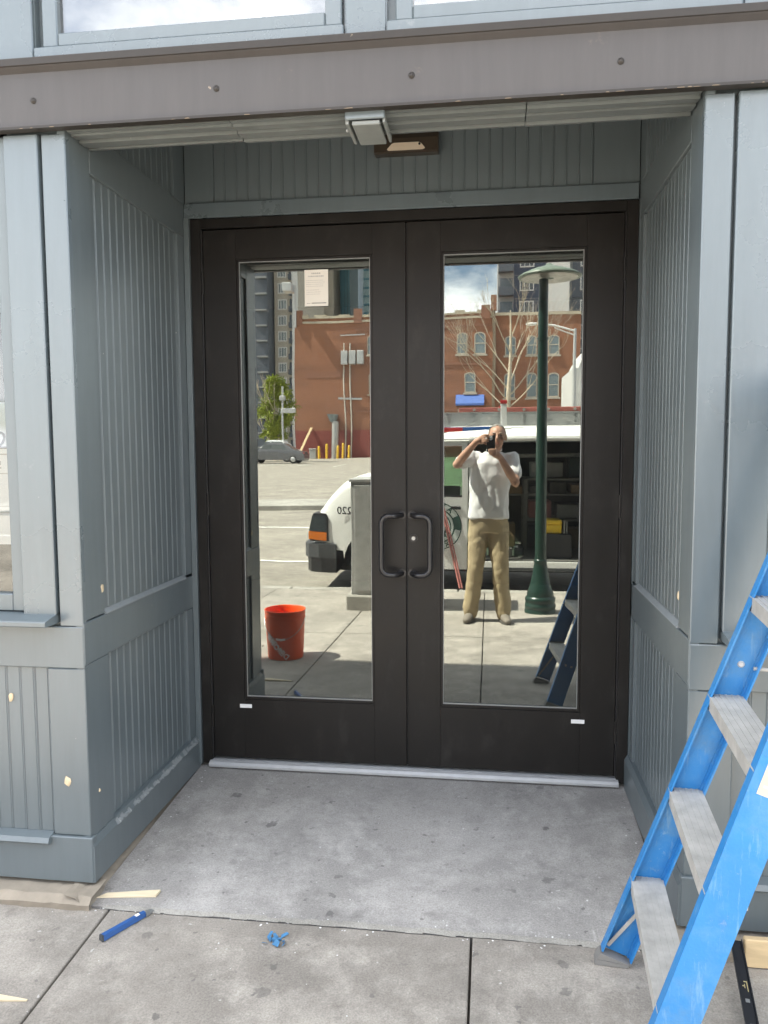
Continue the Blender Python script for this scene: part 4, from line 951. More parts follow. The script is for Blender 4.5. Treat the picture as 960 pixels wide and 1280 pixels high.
# things in the van
mb = MB().box(1.00, 1.235, -6.52, -6.22, .30, .33); 
tcs = thing('tool_case', 'yellow tool case on the floor of the white van', 'tool case', (1.12, -6.3, .08))
obj('box', MB().box(.99, 1.235, -6.55, -6.20, .38, .50, .012), 'case_yellow', tcs); obj('lid', MB().box(.985, 1.24, -6.555, -6.195, .502, .555, .012), 'case_yellow', tcs); obj('stand', MB().box(.95, 1.35, -6.7, -6.15, .078, .378, .01), 'plastic_black', tcs)
mb = MB().tube([(1.27,-6.25,.08),(1.27,-6.25,.545)], .012, 8).tube([(1.30,-6.27,.08),(1.30,-6.27,.53)], .010, 8); solo('tool_shafts', mb, 'steel', 'pair of bright metal tool shafts beside the yellow case', 'tools')
random.seed(17)
for i in range(9):
    x = .2+i*.155; h = random.uniform(.05,.14); k = i % 3; cname = ('plastic_grey', 'shelf_wood', 'van_dark')[k]
    y = random.uniform(-6.4,-6.1); mb = MB().box(x, x+.13, y-.16, y, .0762, .0762+h, .008)
    if .93 < x+.13 and x < 1.37: continue
    solo('parts_box', mb, cname, ('low grey storage box on the van floor behind the elbow', 'low wooden box on the van floor left of the shelf upright', 'black low box on the van floor under the shelf', 'flat grey box on the van floor beside the lamp post', 'brown wooden box on the van floor next to the tool case', 'black box near the yellow case on the van floor', 'grey box at the right end of the open van floor', 'brown box at the far right of the van floor', 'black box last on the van floor')[i], 'box', 'boxes on the van floor')
random.seed(41)
for i, (x, y, z, w_, h_, mm, lb) in enumerate(((.20,-7.5,.09,.5,.32,'shelf_wood','plywood crate at the front end of the cargo space'),(.86,-7.45,.10,.36,.30,'plastic_grey','grey tote under the van shelf beside the upright'),(1.36,-7.4,.10,.5,.26,'shelf_wood','brown carton under the lowest van shelf'),(.90,-7.5,1.03,.42,.20,'cabinet_grey','light grey carton on top of the van rack'),(1.40,-7.5,1.03,.36,.26,'lamp_green','dark green case on top of the van rack'),(.36,-7.6,.93,.34,.16,'van_white','white box on the wooden drawer in the van'),(.88,-7.5,.50,.30,.22,'strap_red','dull red tool box on the low van shelf'),(1.25,-7.5,.50,.34,.18,'cabinet_grey','pale box on the low van shelf'))):
    solo('cargo_box', MB().box(x, x+w_, y, y+.42, z, z+h_, .01), mm, lb, 'box', 'cargo in the van')
for i in range(4): solo('pipe_length', MB().tube([(.2,-7.30+i*.05,1.30+.02*(i%2)),(3.4,-7.30+i*.05,1.32+.02*(i%2))], .016, 8), 'cabinet_grey', 'grey pipe hung under the van roof, %s from the door' % ('fourth','third','second','first')[i], 'pipe', 'pipes under the van roof')
mb = MB()
for i in range(7):
    x = .88+i*.27; h = random.uniform(.08,.15); solo('shelf_bin', MB().box(x, x+.21, -7.5, -7.0, .8235, .8235+h, .006), random.choice(('plastic_grey','van_dark','shelf_wood')), 'storage bin on the van rack, %s counted from the front of the van' % ('first','second','third','fourth','fifth','sixth','seventh')[i], 'bin', 'bins on the van shelves')
# ladders on the roof
def long_ladder(name, label, x0, x1, y, z, hgt, wid, ma, rung, loc, flat=False):
    l = thing(name, label, 'ladder', loc, 'ladders on the van roof')
    for s in (0, 1):
        if flat: mb = MB().box(x0, x1, y-s*wid-.03, y-s*wid, z, z+hgt, .004)
        else: mb = MB().box(x0, x1, y-s*wid-.012, y-s*wid, z, z+hgt, .003).box(x0, x1, y-s*wid-.03, y-s*wid+.002, z+hgt-.014, z+hgt+.001).box(x0, x1, y-s*wid-.03, y-s*wid+.002, z-.001, z+.013)
        obj('rail', mb, ma, l)
    for k in range(int((x1-x0)/.305)):
        x = x0+.18+k*.305; obj('rung', MB().tube([(x,y-wid-.02,z+hgt*.5),(x,y+.012,z+hgt*.5)], .019, 8), rung, l)
        if not flat: obj('bolt', MB().tube([(x+.12,y+.001,z+hgt*.72),(x+.12,y+.012,z+hgt*.72)], .014, 8).tube([(x+.12,y+.001,z+hgt*.3),(x+.12,y+.012,z+hgt*.3)], .014, 8), 'steel', l)
    return l
long_ladder('extension_ladder', 'long grey extension ladder lying on the roof rack of the van', -.75, 3.6, -6.33, 1.700, .165, .42, 'ladder_grey', 'worn_aluminium', (1.4,-6.5,1.70))
long_ladder('extension_ladder', 'red extension ladder lying on top of the grey ladder', -.02, 3.7, -6.36, 1.868, .055, .36, 'ladder_red', 'worn_aluminium', (1.8,-6.5,1.87), True)
l3 = thing('extension_ladder', 'slim ladder with red and blue rails lying low at the roof edge of the van', 'ladder', (.0,-6.1,1.63), 'ladders on the van roof')
obj('rail', MB().box(-.75, .04, -6.06, -6.03, 1.625, 1.675, .003), 'rack_red', l3); obj('rail', MB().box(.041, .50, -6.06, -6.03, 1.625, 1.675, .003), 'tool_blue', l3); obj('rail', MB().box(-.75, .50, -6.13, -6.10, 1.63, 1.68, .003), 'tool_blue', l3)
mb = MB().tube([(-.235,YN+.03,.82),(-.16,YN+.05,.50),(.02,-5.70,-.22)], .014, 8).tube([(-.205,YN+.035,.82),(-.13,YN+.055,.50),(.05,-5.69,-.22)], .010, 8)
solo('red_hose', mb, 'strap_red', 'faded red hose hanging down the van door to the kerb', 'hose')

# ------------------------------------------------------------------ the photographer
from mathutils import noise as mnoise
def fused(mb, voxel, smooth=6, wrinkle=0.0, wscale=9.0, wz=1.0):
    me = mb.mesh('tmp'); o = bpy.data.objects.new('tmp', me); col.objects.link(o)
    md = o.modifiers.new('r', 'REMESH'); md.mode = 'VOXEL'; md.voxel_size = voxel
    sm = o.modifiers.new('s', 'SMOOTH'); sm.iterations = smooth; sm.factor = .5
    dg = bpy.context.evaluated_depsgraph_get(); ev = bpy.data.meshes.new_from_object(o.evaluated_get(dg))
    bpy.data.objects.remove(o)
    r_ = MB(); co = []
    for v in ev.vertices:
        p = v.co.copy()
        if wrinkle:
            q = Vector((p.x*wscale, p.y*wscale, p.z*wscale*wz)); k = mnoise.noise(q)+.5*mnoise.noise(q*2.1); k = (abs(k)-.35)
            p += v.normal*k*wrinkle
        co.append(p)
    r_.add(co, [list(f.vertices) for f in ev.polygons], True); return r_
def loft(mb, secs, n=20):    # secs: (centre, rx, ry) horizontal ellipses, closed at both ends
    vs = []
    for c, rx, ry in secs:
        for k in range(n):
            a = 2*math.pi*k/n; ca, sa = math.cos(a), math.sin(a)
            vs.append((c[0]+rx*math.copysign(abs(ca)**.85, ca), c[1]+ry*math.copysign(abs(sa)**.85, sa), c[2]))
    fs = [(i*n+k, i*n+(k+1) % n, (i+1)*n+(k+1) % n, (i+1)*n+k) for i in range(len(secs)-1) for k in range(n)]
    m = len(secs)-1; fs += [list(range(n))[::-1], [m*n+k for k in range(n)]]
    mb.add(vs, fs, True)
def limb(mb, pts, rs, n=12):
    mb.tube(pts, rs, n)
    for p, r_ in zip(pts, rs): mb.ball(p, r_*.985, 10)
px_, py_ = .36, -3.85; gz_ = zW(3.82)
man = thing('person', 'person in white T-shirt and khaki trousers taking a picture with a phone', 'person', (px_, py_, gz_))
V = Vector
Ls, Le, Lw = V((.195,-3.835,1.345)), V((.070,-3.67,1.285)), V((.236,-3.548,1.485))
Rs, Re, Rw = V((.565,-3.835,1.33)), V((.590,-3.65,1.125)), V((.452,-3.572,1.352))
Lh, Lk, La = V((.265,-3.865,.74)), V((.238,-3.82,.31)), V((.200,-3.865,-.085))
Rh, Rk, Ra = V((.440,-3.865,.74)), V((.468,-3.82,.31)), V((.492,-3.865,-.085))
b = MB()
loft(b, [(V((.352,-3.86,.70)),.14,.10),(V((.352,-3.855,.85)),.150,.105),(V((.355,-3.855,1.0)),.140,.10),(V((.37,-3.85,1.2)),.165,.115),(V((.38,-3.845,1.33)),.165,.09),(V((.39,-3.83,1.385)),.08,.06)])
limb(b, [V((.392,-3.825,1.36)), V((.41,-3.80,1.44)), V((.422,-3.785,1.50))], [.062,.056,.055])
limb(b, [Ls, Ls.lerp(Le,.5), Le, Le.lerp(Lw,.35), Lw], [.055,.048,.040,.041,.027])
limb(b, [Rs, Rs.lerp(Re,.5), Re, Re.lerp(Rw,.35), Rw], [.055,.048,.040,.041,.027])
limb(b, [Lh, Lh.lerp(Lk,.5), Lk, Lk.lerp(La,.35), La], [.085,.072,.055,.052,.036]); limb(b, [Rh, Rh.lerp(Rk,.5), Rk, Rk.lerp(Ra,.35), Ra], [.085,.072,.055,.052,.036])
# head
hc = V((.425,-3.765,1.535))
b.ball(hc+V((0,-.012,.022)), 1, 18, (.076,.094,.088)); b.ball(hc+V((-.002,.030,-.045)), 1, 16, (.056,.062,.068)); b.ball(hc+V((-.003,.062,-.088)), .026, 10)
b.tube([hc+V((-.002,.080,.022)), hc+V((-.003,.103,-.016))], [.009,.014], 8); b.ball(hc+V((-.003,.100,-.018)), .0145, 8)
for s in (-1, 1):
    b.ball(hc+V((s*.078,-.012,-.005)), 1, 10, (.011,.021,.034)); b.ball(hc+V((s*.030,.076,.028)), 1, 8, (.020,.012,.008)); b.ball(hc+V((s*.042,.058,-.020)), .022, 8)
b.ball(hc+V((0,.082,-.052)), 1, 8, (.022,.010,.006)); b.ball(hc+V((0,.081,-.064)), 1, 8, (.019,.010,.006))
# hands: palms and five fingers each, closed on the phone
PX0, PX1, PZ0, PZ1, PY = .334, .405, 1.400, 1.545, -3.512
def finger(pts, r): limb(b, [V(p) for p in pts], [r, r*.97, r*.9, r*.78][:len(pts)], 8)
b.ball((.288,-3.535,1.510), 1, 12, (.036,.020,.040)); limb(b, [Lw, V((.262,-3.540,1.503))], [.027,.030])
for k, (z, dx) in enumerate(((1.552,.004),(1.533,.010),(1.513,.009),(1.494,.002))):
    finger([(.292,-3.528,z-.008),(.312,-3.505,z),(.330+dx*.3,-3.500,z+.001),(.346+dx,-3.5025,z)], .0088-.0004*k)
finger([(.292,-3.548,1.50),(.318,-3.543,1.478),(.342,-3.530,1.470),(.356,-3.524,1.476)], .0105)
b.ball((.410,-3.548,1.382), 1, 12, (.036,.021,.036)); limb(b, [Rw, V((.432,-3.558,1.366))], [.027,.030])
for k, (z, x) in enumerate(((1.424,.352),(1.407,.350),(1.390,.353),(1.374,.362))):
    finger([(.412,-3.532,z-.004),(.410,-3.508,z),(.388,-3.5005,z+.001),(x,-3.5015,z)], .0088-.0004*k)
finger([(.405,-3.552,1.404),(.418,-3.545,1.436),(.413,-3.530,1.462),(.404,-3.521,1.476)], .0105)
body = fused(b, .0055, 3)
obj('body', body, 'skin', man)
for s in (-1, 1):
    obj('eye', MB().ball(hc+V((s*.031,.0825,.012)), 1, 8, (.013,.006,.006)), 'plastic_black', man)
    obj('eyebrow', MB().ball(hc+V((s*.032,.0865,.034)), 1, 8, (.019,.005,.0045)), 'hair', man)
obj('mouth', MB().ball(hc+V((0,.0905,-.058)), 1, 8, (.020,.004,.0025)), 'strap_red', man)
# hair: short grey, thin on the crown
h = MB(); h.ball(hc+V((0,-.020,.030)), 1, 20, (.081,.094,.088))
hb = MB(); 
for f_ in h.f: hb.f.append(list(f_)); hb.m.append(0); hb.sm.append(True)
hb.v = [tuple(V(v)+V(((mnoise.noise(V(v)*60))*.003,(mnoise.noise(V(v)*60+V((9,0,0))))*.003,0))) for v in h.v]
keep = lambda v: not (v[1] > hc.y+.012 and v[2] < hc.z+.085) and not (v[2] < hc.z-.045) and not (v[1] > hc.y+.045)
hb2 = MB(); hb2.v = hb.v
for f_ in hb.f:
    if all(keep(hb.v[i]) for i in f_): hb2.f.append(f_); hb2.m.append(0); hb2.sm.append(True)
obj('hair', hb2, 'hair', man)
# T-shirt
b = MB()
loft(b, [(V((.352,-3.858,.790)),.195,.140),(V((.352,-3.856,.90)),.188,.138),(V((.355,-3.855,1.02)),.183,.130),(V((.37,-3.848,1.18)),.190,.135),(V((.38,-3.84,1.30)),.190,.118),(V((.387,-3.835,1.365)),.140,.088),(V((.395,-3.825,1.405)),.075,.066)], 28)
limb(b, [V((.24,-3.838,1.330)), Ls, Ls.lerp(Le,.62)], [.080,.078,.070]); limb(b, [V((.52,-3.838,1.318)), Rs, Rs.lerp(Re,.60)], [.080,.078,.072])
sh = fused(b, .008, 4, .020, 7.0, .6); sho = obj('shirt', sh, 'shirt_white', man)
cl = MB(); n = 24; cc = V((.399,-3.818,1.418)); cl.tube([cc+V((.064*math.cos(2*math.pi*k/n), .060*math.sin(2*math.pi*k/n), -.012*math.sin(2*math.pi*k/n))) for k in range(n+1)], .007, 8, False); obj('collar', cl, 'shirt_white', sho)
# trousers, bunched above the shoes
b = MB()
loft(b, [(V((.352,-3.86,.66)),.165,.115),(V((.352,-3.86,.76)),.182,.128),(V((.352,-3.856,.88)),.178,.122)], 24)
limb(b, [Lh, Lh.lerp(Lk,.5), Lk, Lk.lerp(La,.5), La+V((-.004,.012,.03)), La+V((-.005,.015,-.030))], [.100,.092,.078,.074,.078,.070], 16); limb(b, [Rh, Rh.lerp(Rk,.5), Rk, Rk.lerp(Ra,.5), Ra+V((.004,.012,.03)), Ra+V((.005,.015,-.030))], [.100,.092,.078,.074,.078,.070], 16)
tr_ = fused(b, .008, 4, .011, 8.0, 1.0); obj('trousers', tr_, 'khaki', man)
for A, s in ((La, -1), (Ra, 1)):
    b = MB(); t0 = V((A.x, A.y-.02, gz_+.055)); d = V((s*.22, 1, 0)).normalized()
    for t_, r_, hz in ((-.05,.042,.045),(0,.048,.055),(.06,.047,.048),(.12,.048,.036),(.17,.046,.030),(.205,.036,.025)): q = t0+d*t_; b.ball((q.x,q.y,gz_+hz+.010), 1, 12, (r_,r_,hz))
    sh_ = fused(b, .007, 4); o = obj('shoe', sh_, 'shoe', man)
    sl_ = MB(); n = 20; rim = [t0+d*(.082+.152*math.cos(2*math.pi*k/n))+V((-d.y,d.x,0))*(.050*math.sin(2*math.pi*k/n)) for k in range(n)]
    sl_.add([(q.x,q.y,gz_+.0005) for q in rim]+[(q.x,q.y,gz_+.022) for q in rim], [list(range(n))[::-1], list(range(n,2*n))]+[(k,(k+1)%n,n+(k+1)%n,n+k) for k in range(n)]); obj('sole', sl_, 'sole', o)
ph = thing('phone', 'black phone held up in both hands in front of the face', 'phone', ((PX0+PX1)/2, PY, PZ0))
obj('body', MB().box(PX0, PX1, PY-.0085, PY, PZ0, PZ1, .003), 'phone_black', ph)
mb = MB().box(.358, .380, PY+.0002, PY+.0015, 1.505, 1.540, .001); obj('camera_bump', mb, 'phone_white', ph)

# ------------------------------------------------------------------ far side of the street
def building(name, label, cat, x0, x1, y0, y1, h, wall, z0=-.3):
    t = thing(name, label, cat, ((x0+x1)/2, -(y0+y1)/2, z0)); obj('wall', MB().box(x0, x1, -y1, -y0, z0, h), wall, t); return t
def flat_window(parent, x0, x1, z0, z1, y, pane='window_dark', fr='plaster_white', k=.10, bars=1, name='window'):
    mb = MB().box(x0, x0+k, y, y+.10, z0, z1).box(x1-k, x1, y, y+.10, z0, z1).box(x0+k, x1-k, y, y+.10, z0, z0+k).box(x0+k, x1-k, y, y+.10, z1-k, z1)
    for i in range(bars): xx = x0+(x1-x0)*(i+1)/(bars+1); mb.box(xx-k*.35, xx+k*.35, y, y+.08, z0+k, z1-k)
    w_ = obj(name, mb, fr, parent); obj('pane', MB().box(x0+k, x1-k, y+.01, y+.04, z0+k, z1-k), pane, w_); return w_
def arch_window(parent, x0, x1, z0, z1, y):
    c, r_ = (x0+x1)/2, (x1-x0)/2; arc = [(c+r_*math.cos(a), z1-r_*.55+r_*.55*math.sin(a)) for a in [math.pi*k/10 for k in range(11)]]
    out_ = [(x1,z0)]+arc+[(x0,z0)]; mb = MB(); n = len(out_); inn = [(c+(x-c)*.82, (z0+z1)/2+(z-(z0+z1)/2)*.90) for x, z in out_]
    vs = [(x,y+.06,z) for x, z in out_]+[(x,y+.06,z) for x, z in inn]+[(x,y,z) for x, z in out_]+[(x,y,z) for x, z in inn]
    mb.add(vs, [(i,(i+1)%n,n+(i+1)%n,n+i) for i in range(n)]+[(i,2*n+i,2*n+(i+1)%n,(i+1)%n) for i in range(n)]+[(n+i,n+(i+1)%n,3*n+(i+1)%n,3*n+i) for i in range(n)])
    mb.box(x0+.1, x1-.1, y, y+.05, (z0+z1)/2-.05, (z0+z1)/2+.05); mb.box(x0-.15, x1+.15, y, y+.16, z0-.18, z0-.005)
    w_ = obj('window', mb, 'stone_trim', parent); p_ = MB().prism(inn, 'y', y+.005, y+.03); obj('pane', p_, 'window_pale', w_); return w_
BY = 80
brk = building('brick_building', 'long red brick building with a painted red base across the parking lot', 'building', -20.45, .55, BY, BY+22, 14.9, 'brickwork')
mb = MB(); random.seed(2); x = -20.45
while x < .55:
    w_ = random.uniform(.5, 1.6); hh = 15.15+random.uniform(-.12,.18); mb.box(x, min(x+w_-.02,.55), -BY-.35, -BY+.12, 14.9, hh); x += w_
mb.box(-20.45, .55, -BY, -BY+.10, 14.4, 14.62); obj('parapet', mb, 'cornice', brk)
mb = MB()
for x in (-20.0, -13.6, -7, -.2): mb.box(x-.45, x+.45, -BY-.3, -BY+.16, 14.3, 15.75)
obj('pier', mb, 'brick_bare', brk)
for z in (9.75, 5.0, 13.55): obj('belt_course', MB().box(-13.9, .50, -BY, -BY+.07, z, z+.22), 'brick_bare', brk)
obj('ghost_sign_panel', MB().box(-19.2, -14.0, -BY, -BY+.03, 8.6, 9.3), 'brick_bare', brk)
obj('painted_base', MB().box(-20.44, .54, -BY, -BY+.03, -.2, 3.1), 'brick_red_paint', brk)
for x in (-12.55, -10.4, -8.2, -6.0, -3.1, -1.35): arch_window(brk, x, x+1.08, 10.85, 13.0, -BY)
for x in (-12.5, -10.4, -8.2, -6.0, -2.35): arch_window(brk, x, x+1.08, 6.9, 9.0, -BY)
flat_window(brk, -12.2, -11.0, 4.6, 6.8, -BY, 'window_dark', 'stone_trim')
aw = MB(); aw.prism([(-BY,6.7),(-BY+.9,5.75),(-BY+.9,5.55),(-BY,5.55)], 'x', -3.2, -.4); obj('awning', aw, 'awning_blue', brk)
flat_window(brk, -3.0, -.6, 2.6, 5.2, -BY, 'window_dark', 'stone_trim', .12, 3)
bt2 = building('brick_building', 'lower brown brick building behind the bare pale tree', 'building', .62, 9.4, BY+.6, BY+20, 14.7, 'brickwork')
obj('parapet', MB().box(.62, 9.4, -BY-.9, -BY-.48, 14.7, 15.0), 'cornice', bt2)
for x in (1.7, 4.0, 6.3): arch_window(bt2, x, x+1.1, 10.7, 12.7, -BY-.6); arch_window(bt2, x, x+1.1, 6.3, 8.9, -BY-.6)
for z in (3.0,): 
    for x in (1.5, 4.2, 6.8): flat_window(bt2, x, x+1.8, 2.2, 5.0, -BY-.6, 'window_dark', 'stone_trim')
cp_ = thing('downpipe', 'tall dark downpipe on the joint of the two brick buildings', 'pipe', (.58, -BY+.15, 0)); obj('pipe', MB().box(.42, .74, -BY-.05, -BY+.30, 0, 15.9), 'bark', cp_)
obj('hopper', MB().box(.30, .86, -BY-.1, -BY+.42, 15.1, 16.7), 'brick_bare', cp_)
ut = thing('conduit_riser', 'pair of pale conduits with meter boxes climbing the brick wall', 'conduit', (-14.6, -BY+.2, .1))
for x in (-15.05, -14.4): obj('conduit', MB().tube([(x,-BY+.14,.13),(x,-BY+.14,12.2)], .07, 8), 'pipe_pale', ut)
for i in range(3): obj('meter_box', MB().box(-15.3+i*.85, -14.6+i*.85, -BY+.10, -BY+.65, 9.85, 11.3, .05), 'galvanised', ut)
obj('crossarm', MB().box(-15.7, -13.2, -BY+.12, -BY+.22, 6.3, 6.5).box(-15.4, -12.8, -BY+.12, -BY+.3, 13.0, 13.12), 'galvanised', ut)
sd = thing('exhaust_pipe', 'short fat metal pipe with a flared cap against the red wall', 'pipe', (-16.1, -BY+.5, .1))
obj('pipe', MB().tube([(-16.1,-BY+.55,.13),(-16.1,-BY+.55,4.0)], .34, 14), 'galvanised', sd); obj('cap', MB().tube([(-16.3,-BY+.55,3.9),(-16.3,-BY+.55,4.7)], [.30,.62], 14), 'window_pale', sd)
for i, x in enumerate((-17.55, -16.75, -15.6, -15.05, -14.4)):
    mb = MB().tube([(x,-BY+1.5,.1),(x,-BY+1.5,1.35+.25*(i % 2))], .13, 10).ball((x,-BY+1.5,1.35+.25*(i % 2)), .13, 10); solo('bollard', mb, 'yellow_post', ('yellow guard post next to the grey bin at the red wall', 'taller yellow guard post between the bin and the exhaust pipe', 'yellow guard post just right of the fat exhaust pipe', 'taller yellow guard post before the first thin conduit', 'yellow guard post before the second thin conduit, rightmost of the posts')[i], 'bollard', 'yellow posts along the brick wall')
pl = thing('leaning_plank', 'orange wooden plank leaning on the brick wall behind the grey car', 'plank', (-19.4,-BY+.8,.1)); obj('board', MB().hexa([(-20.1,-BY+1.5,.1),(-19.85,-BY+1.5,.1),(-19.85,-BY+1.6,.1),(-20.1,-BY+1.6,.1),(-18.75,-BY+.05,3.4),(-18.5,-BY+.05,3.4),(-18.5,-BY+.15,3.4),(-18.75,-BY+.15,3.4)]), 'pine', pl)
hb_ = thing('waste_bin', 'small grey bin against the foot of the brick wall', 'bin', (-18.2,-BY+1.2,.1)); obj('body', MB().box(-18.6,-17.9,-BY+.8,-BY+1.5,.12,1.1,.05), 'cabinet_grey', hb_); obj('lid', MB().box(-18.65,-17.85,-BY+.75,-BY+1.55,1.101,1.2,.03), 'galvanised', hb_)
# towers left of the brick building and above its roof
obj('corner_bracket', MB().box(-21.5, -20.5, -BY-.3, -BY+1.35, 17.6, 18.5, .05).box(-20.4, -20.2, -BY+.1, -BY+.3, 14.0, 18.4), 'galvanised', brk)
tw = building('apartment_tower', 'beige apartment tower with stacked windows left of the brick building', 'building', -42.0, -37.1, 150, 175, 58, 'plaster_beige')
for k in range(19):
    z = .6+k*3.05
    flat_window(tw, -41.3, -39.5, z, z+2.0, -150, 'window_pale', 'plaster_white', .22, 2)
    obj('balcony', MB().box(-38.9, -38.3, -150, -148.9, z-.5, z+.5).box(-38.9, -38.35, -150, -149.9, z+.6, z+2.0), 'panel_slate', tw)
obj('corner_column', MB().box(-38.25, -37.15, -149.9, -149.3, 0, 58), 'plaster_white', tw)
t2 = building('office_tower', 'dark slate office tower at the left edge of the left pane', 'building', -62, -42.2, 146, 170, 60, 'panel_slate')
for k in range(20):
    z = 1.5+k*2.95; flat_window(t2, -46.8, -44.9, z, z+1.7, -146, 'window_dark', 'panel_grey', .16, 1)
    obj('floor_band', MB().box(-44.3, -42.3, -146, -145.3, z-.75, z-.45), 'panel_grey', t2)
t3 = building('concrete_tower', 'pale beige high-rise with dark slots rising above the brick roof', 'building', -42.4, -35.6, 178, 195, 70, 'plaster_beige')
for k in range(22):
    z = 4+k*3.1; obj('balcony_slot', MB().box(-40.9, -39.3, -178, -177.9, z, z+1.3), 'window_dark', t3); obj('balcony_front', MB().box(-41.3, -39.0, -178, -177.0, z-1.2, z-.1), 'plaster_white', t3)
t4 = building('glass_tower', 'teal glass tower rising above the brick roof', 'building', -37.6, -31.6, 186, 205, 74, 'tower_teal')
for i in range(9): obj('fin', MB().box(-37.6+i*.74, -37.52+i*.74, -186, -185.85, 0, 74), 'tower_dark', t4)
t5 = building('glass_tower', 'narrow dark glass tower beside the teal glass tower', 'building', -31.9, -29.9, 178, 186, 72, 'tower_dark')
t6 = building('glass_tower', 'pale green stepped glass tower near the open sky', 'building', -31.4, -28.6, 192, 204, 70, 'tower_pale')
for k in range(32): obj('floor_band', MB().box(-31.4, -28.6, -192, -191.9, 2+k*2.1, 2.5+k*2.1), 'tower_teal', t6)
# modern apartments on the right
ap = thing('apartment_block', 'grey and navy apartment block with white framed windows on the right', 'building', (14, -118, 0))
obj('wall', MB().box(1.2, 30, -135, -112, 0, 42), 'panel_grey', ap)
for k in range(12):
    z = 3.2+k*3.3
    obj('navy_panel', MB().box(3.4, 8.0, -112, -111.9, z-1.0, z+2.2), 'panel_navy', ap) if k % 1 == 0 else None
    flat_window(ap, 4.2, 6.3, z, z+1.9, -111.9, 'window_dark', 'plaster_white', .16, 2)
    obj('balcony', MB().box(1.25, 3.3, -112, -110.7, z-.7, z-.45).box(1.25, 3.3, -110.75, -110.7, z-.44, z+.5), 'panel_slate', ap); obj('recess', MB().box(1.5, 3.2, -112, -111.95, z-.4, z+1.9), 'window_dark', ap)
    obj('slate_panel', MB().box(11.6, 16.6, -112, -111.8, z-1.2, z+1.95), 'panel_slate', ap); flat_window(ap, 12.6, 15.2, z-.2, z+1.8, -111.8, 'window_dark', 'plaster_white', .16, 3)
obj('pilaster', MB().box(8.2, 11.2, -112, -111.2, 0, 42), 'plaster_white', ap); obj('pilaster', MB().box(17, 18.4, -112, -111.2, 0, 42), 'plaster_white', ap)
wb = thing('white_building', 'white plastered house with stepped gable beyond the van', 'building', (8.2,-64,0))
obj('wall', MB().prism([(6.9,0),(10.8,0),(10.8,10.2),(9.6,10.2),(9.2,9.3),(8.1,9.3),(7.6,8.4),(7.3,7.6),(6.9,7.6)], 'y', -72, -62), 'plaster_grey', wb)
obj('bay', MB().box(7.7, 8.5, -62, -61.4, .2, 7.4), 'plaster_white', wb)
for z in (1.0, 3.6, 5.9): flat_window(wb, 9.2, 9.9, z, z+1.5, -62, 'window_dark', 'panel_grey', .08, 0)
obj('roof_tank', MB().box(9.0, 10.4, -68, -63, 10.21, 12.6, .2), 'plaster_white', wb)
lw = building('low_wall', 'low plastered boundary wall along the far edge of the lot', 'wall', 3.0, 30, 55, 55.4, 1.7, 'plaster_beige')
# far street lamp with a long arm
sl2 = thing('street_light', 'pale street light with a long arm reaching left on the right', 'street lamp', (4.05,-33,-.1))
obj('pole', MB().tube([(4.05,-33,-.1),(4.05,-33,6.6)], [.10,.06], 10), 'galvanised', sl2); obj('arm', MB().tube([(4.05,-33,6.5),(3.2,-33,6.75),(2.35,-33,6.85)], .045, 8).tube([(4.05,-33,6.3),(3.2,-33,6.66)], .03, 8), 'plaster_white', sl2); obj('lamp_head', MB().ball((2.15,-33,6.83), 1, 10, (.28,.12,.08)), 'plaster_white', sl2)
# traffic-side pole with signal near the grey car
sg = thing('utility_pole', 'slim pole with a grey junction arm in front of the brick corner', 'pole', (-16.6,-62,0)); obj('pole', MB().tube([(-17.05,-62,0),(-17.05,-62,6.4)], .09, 8), 'galvanised', sg); obj('arm', MB().box(-17.2,-15.9,-62.1,-61.9,4.15,4.55,.05), 'galvanised', sg); obj('cap', MB().box(-17.3,-16.8,-62.2,-61.8,5.2,5.6,.05), 'cabinet_grey', sg)

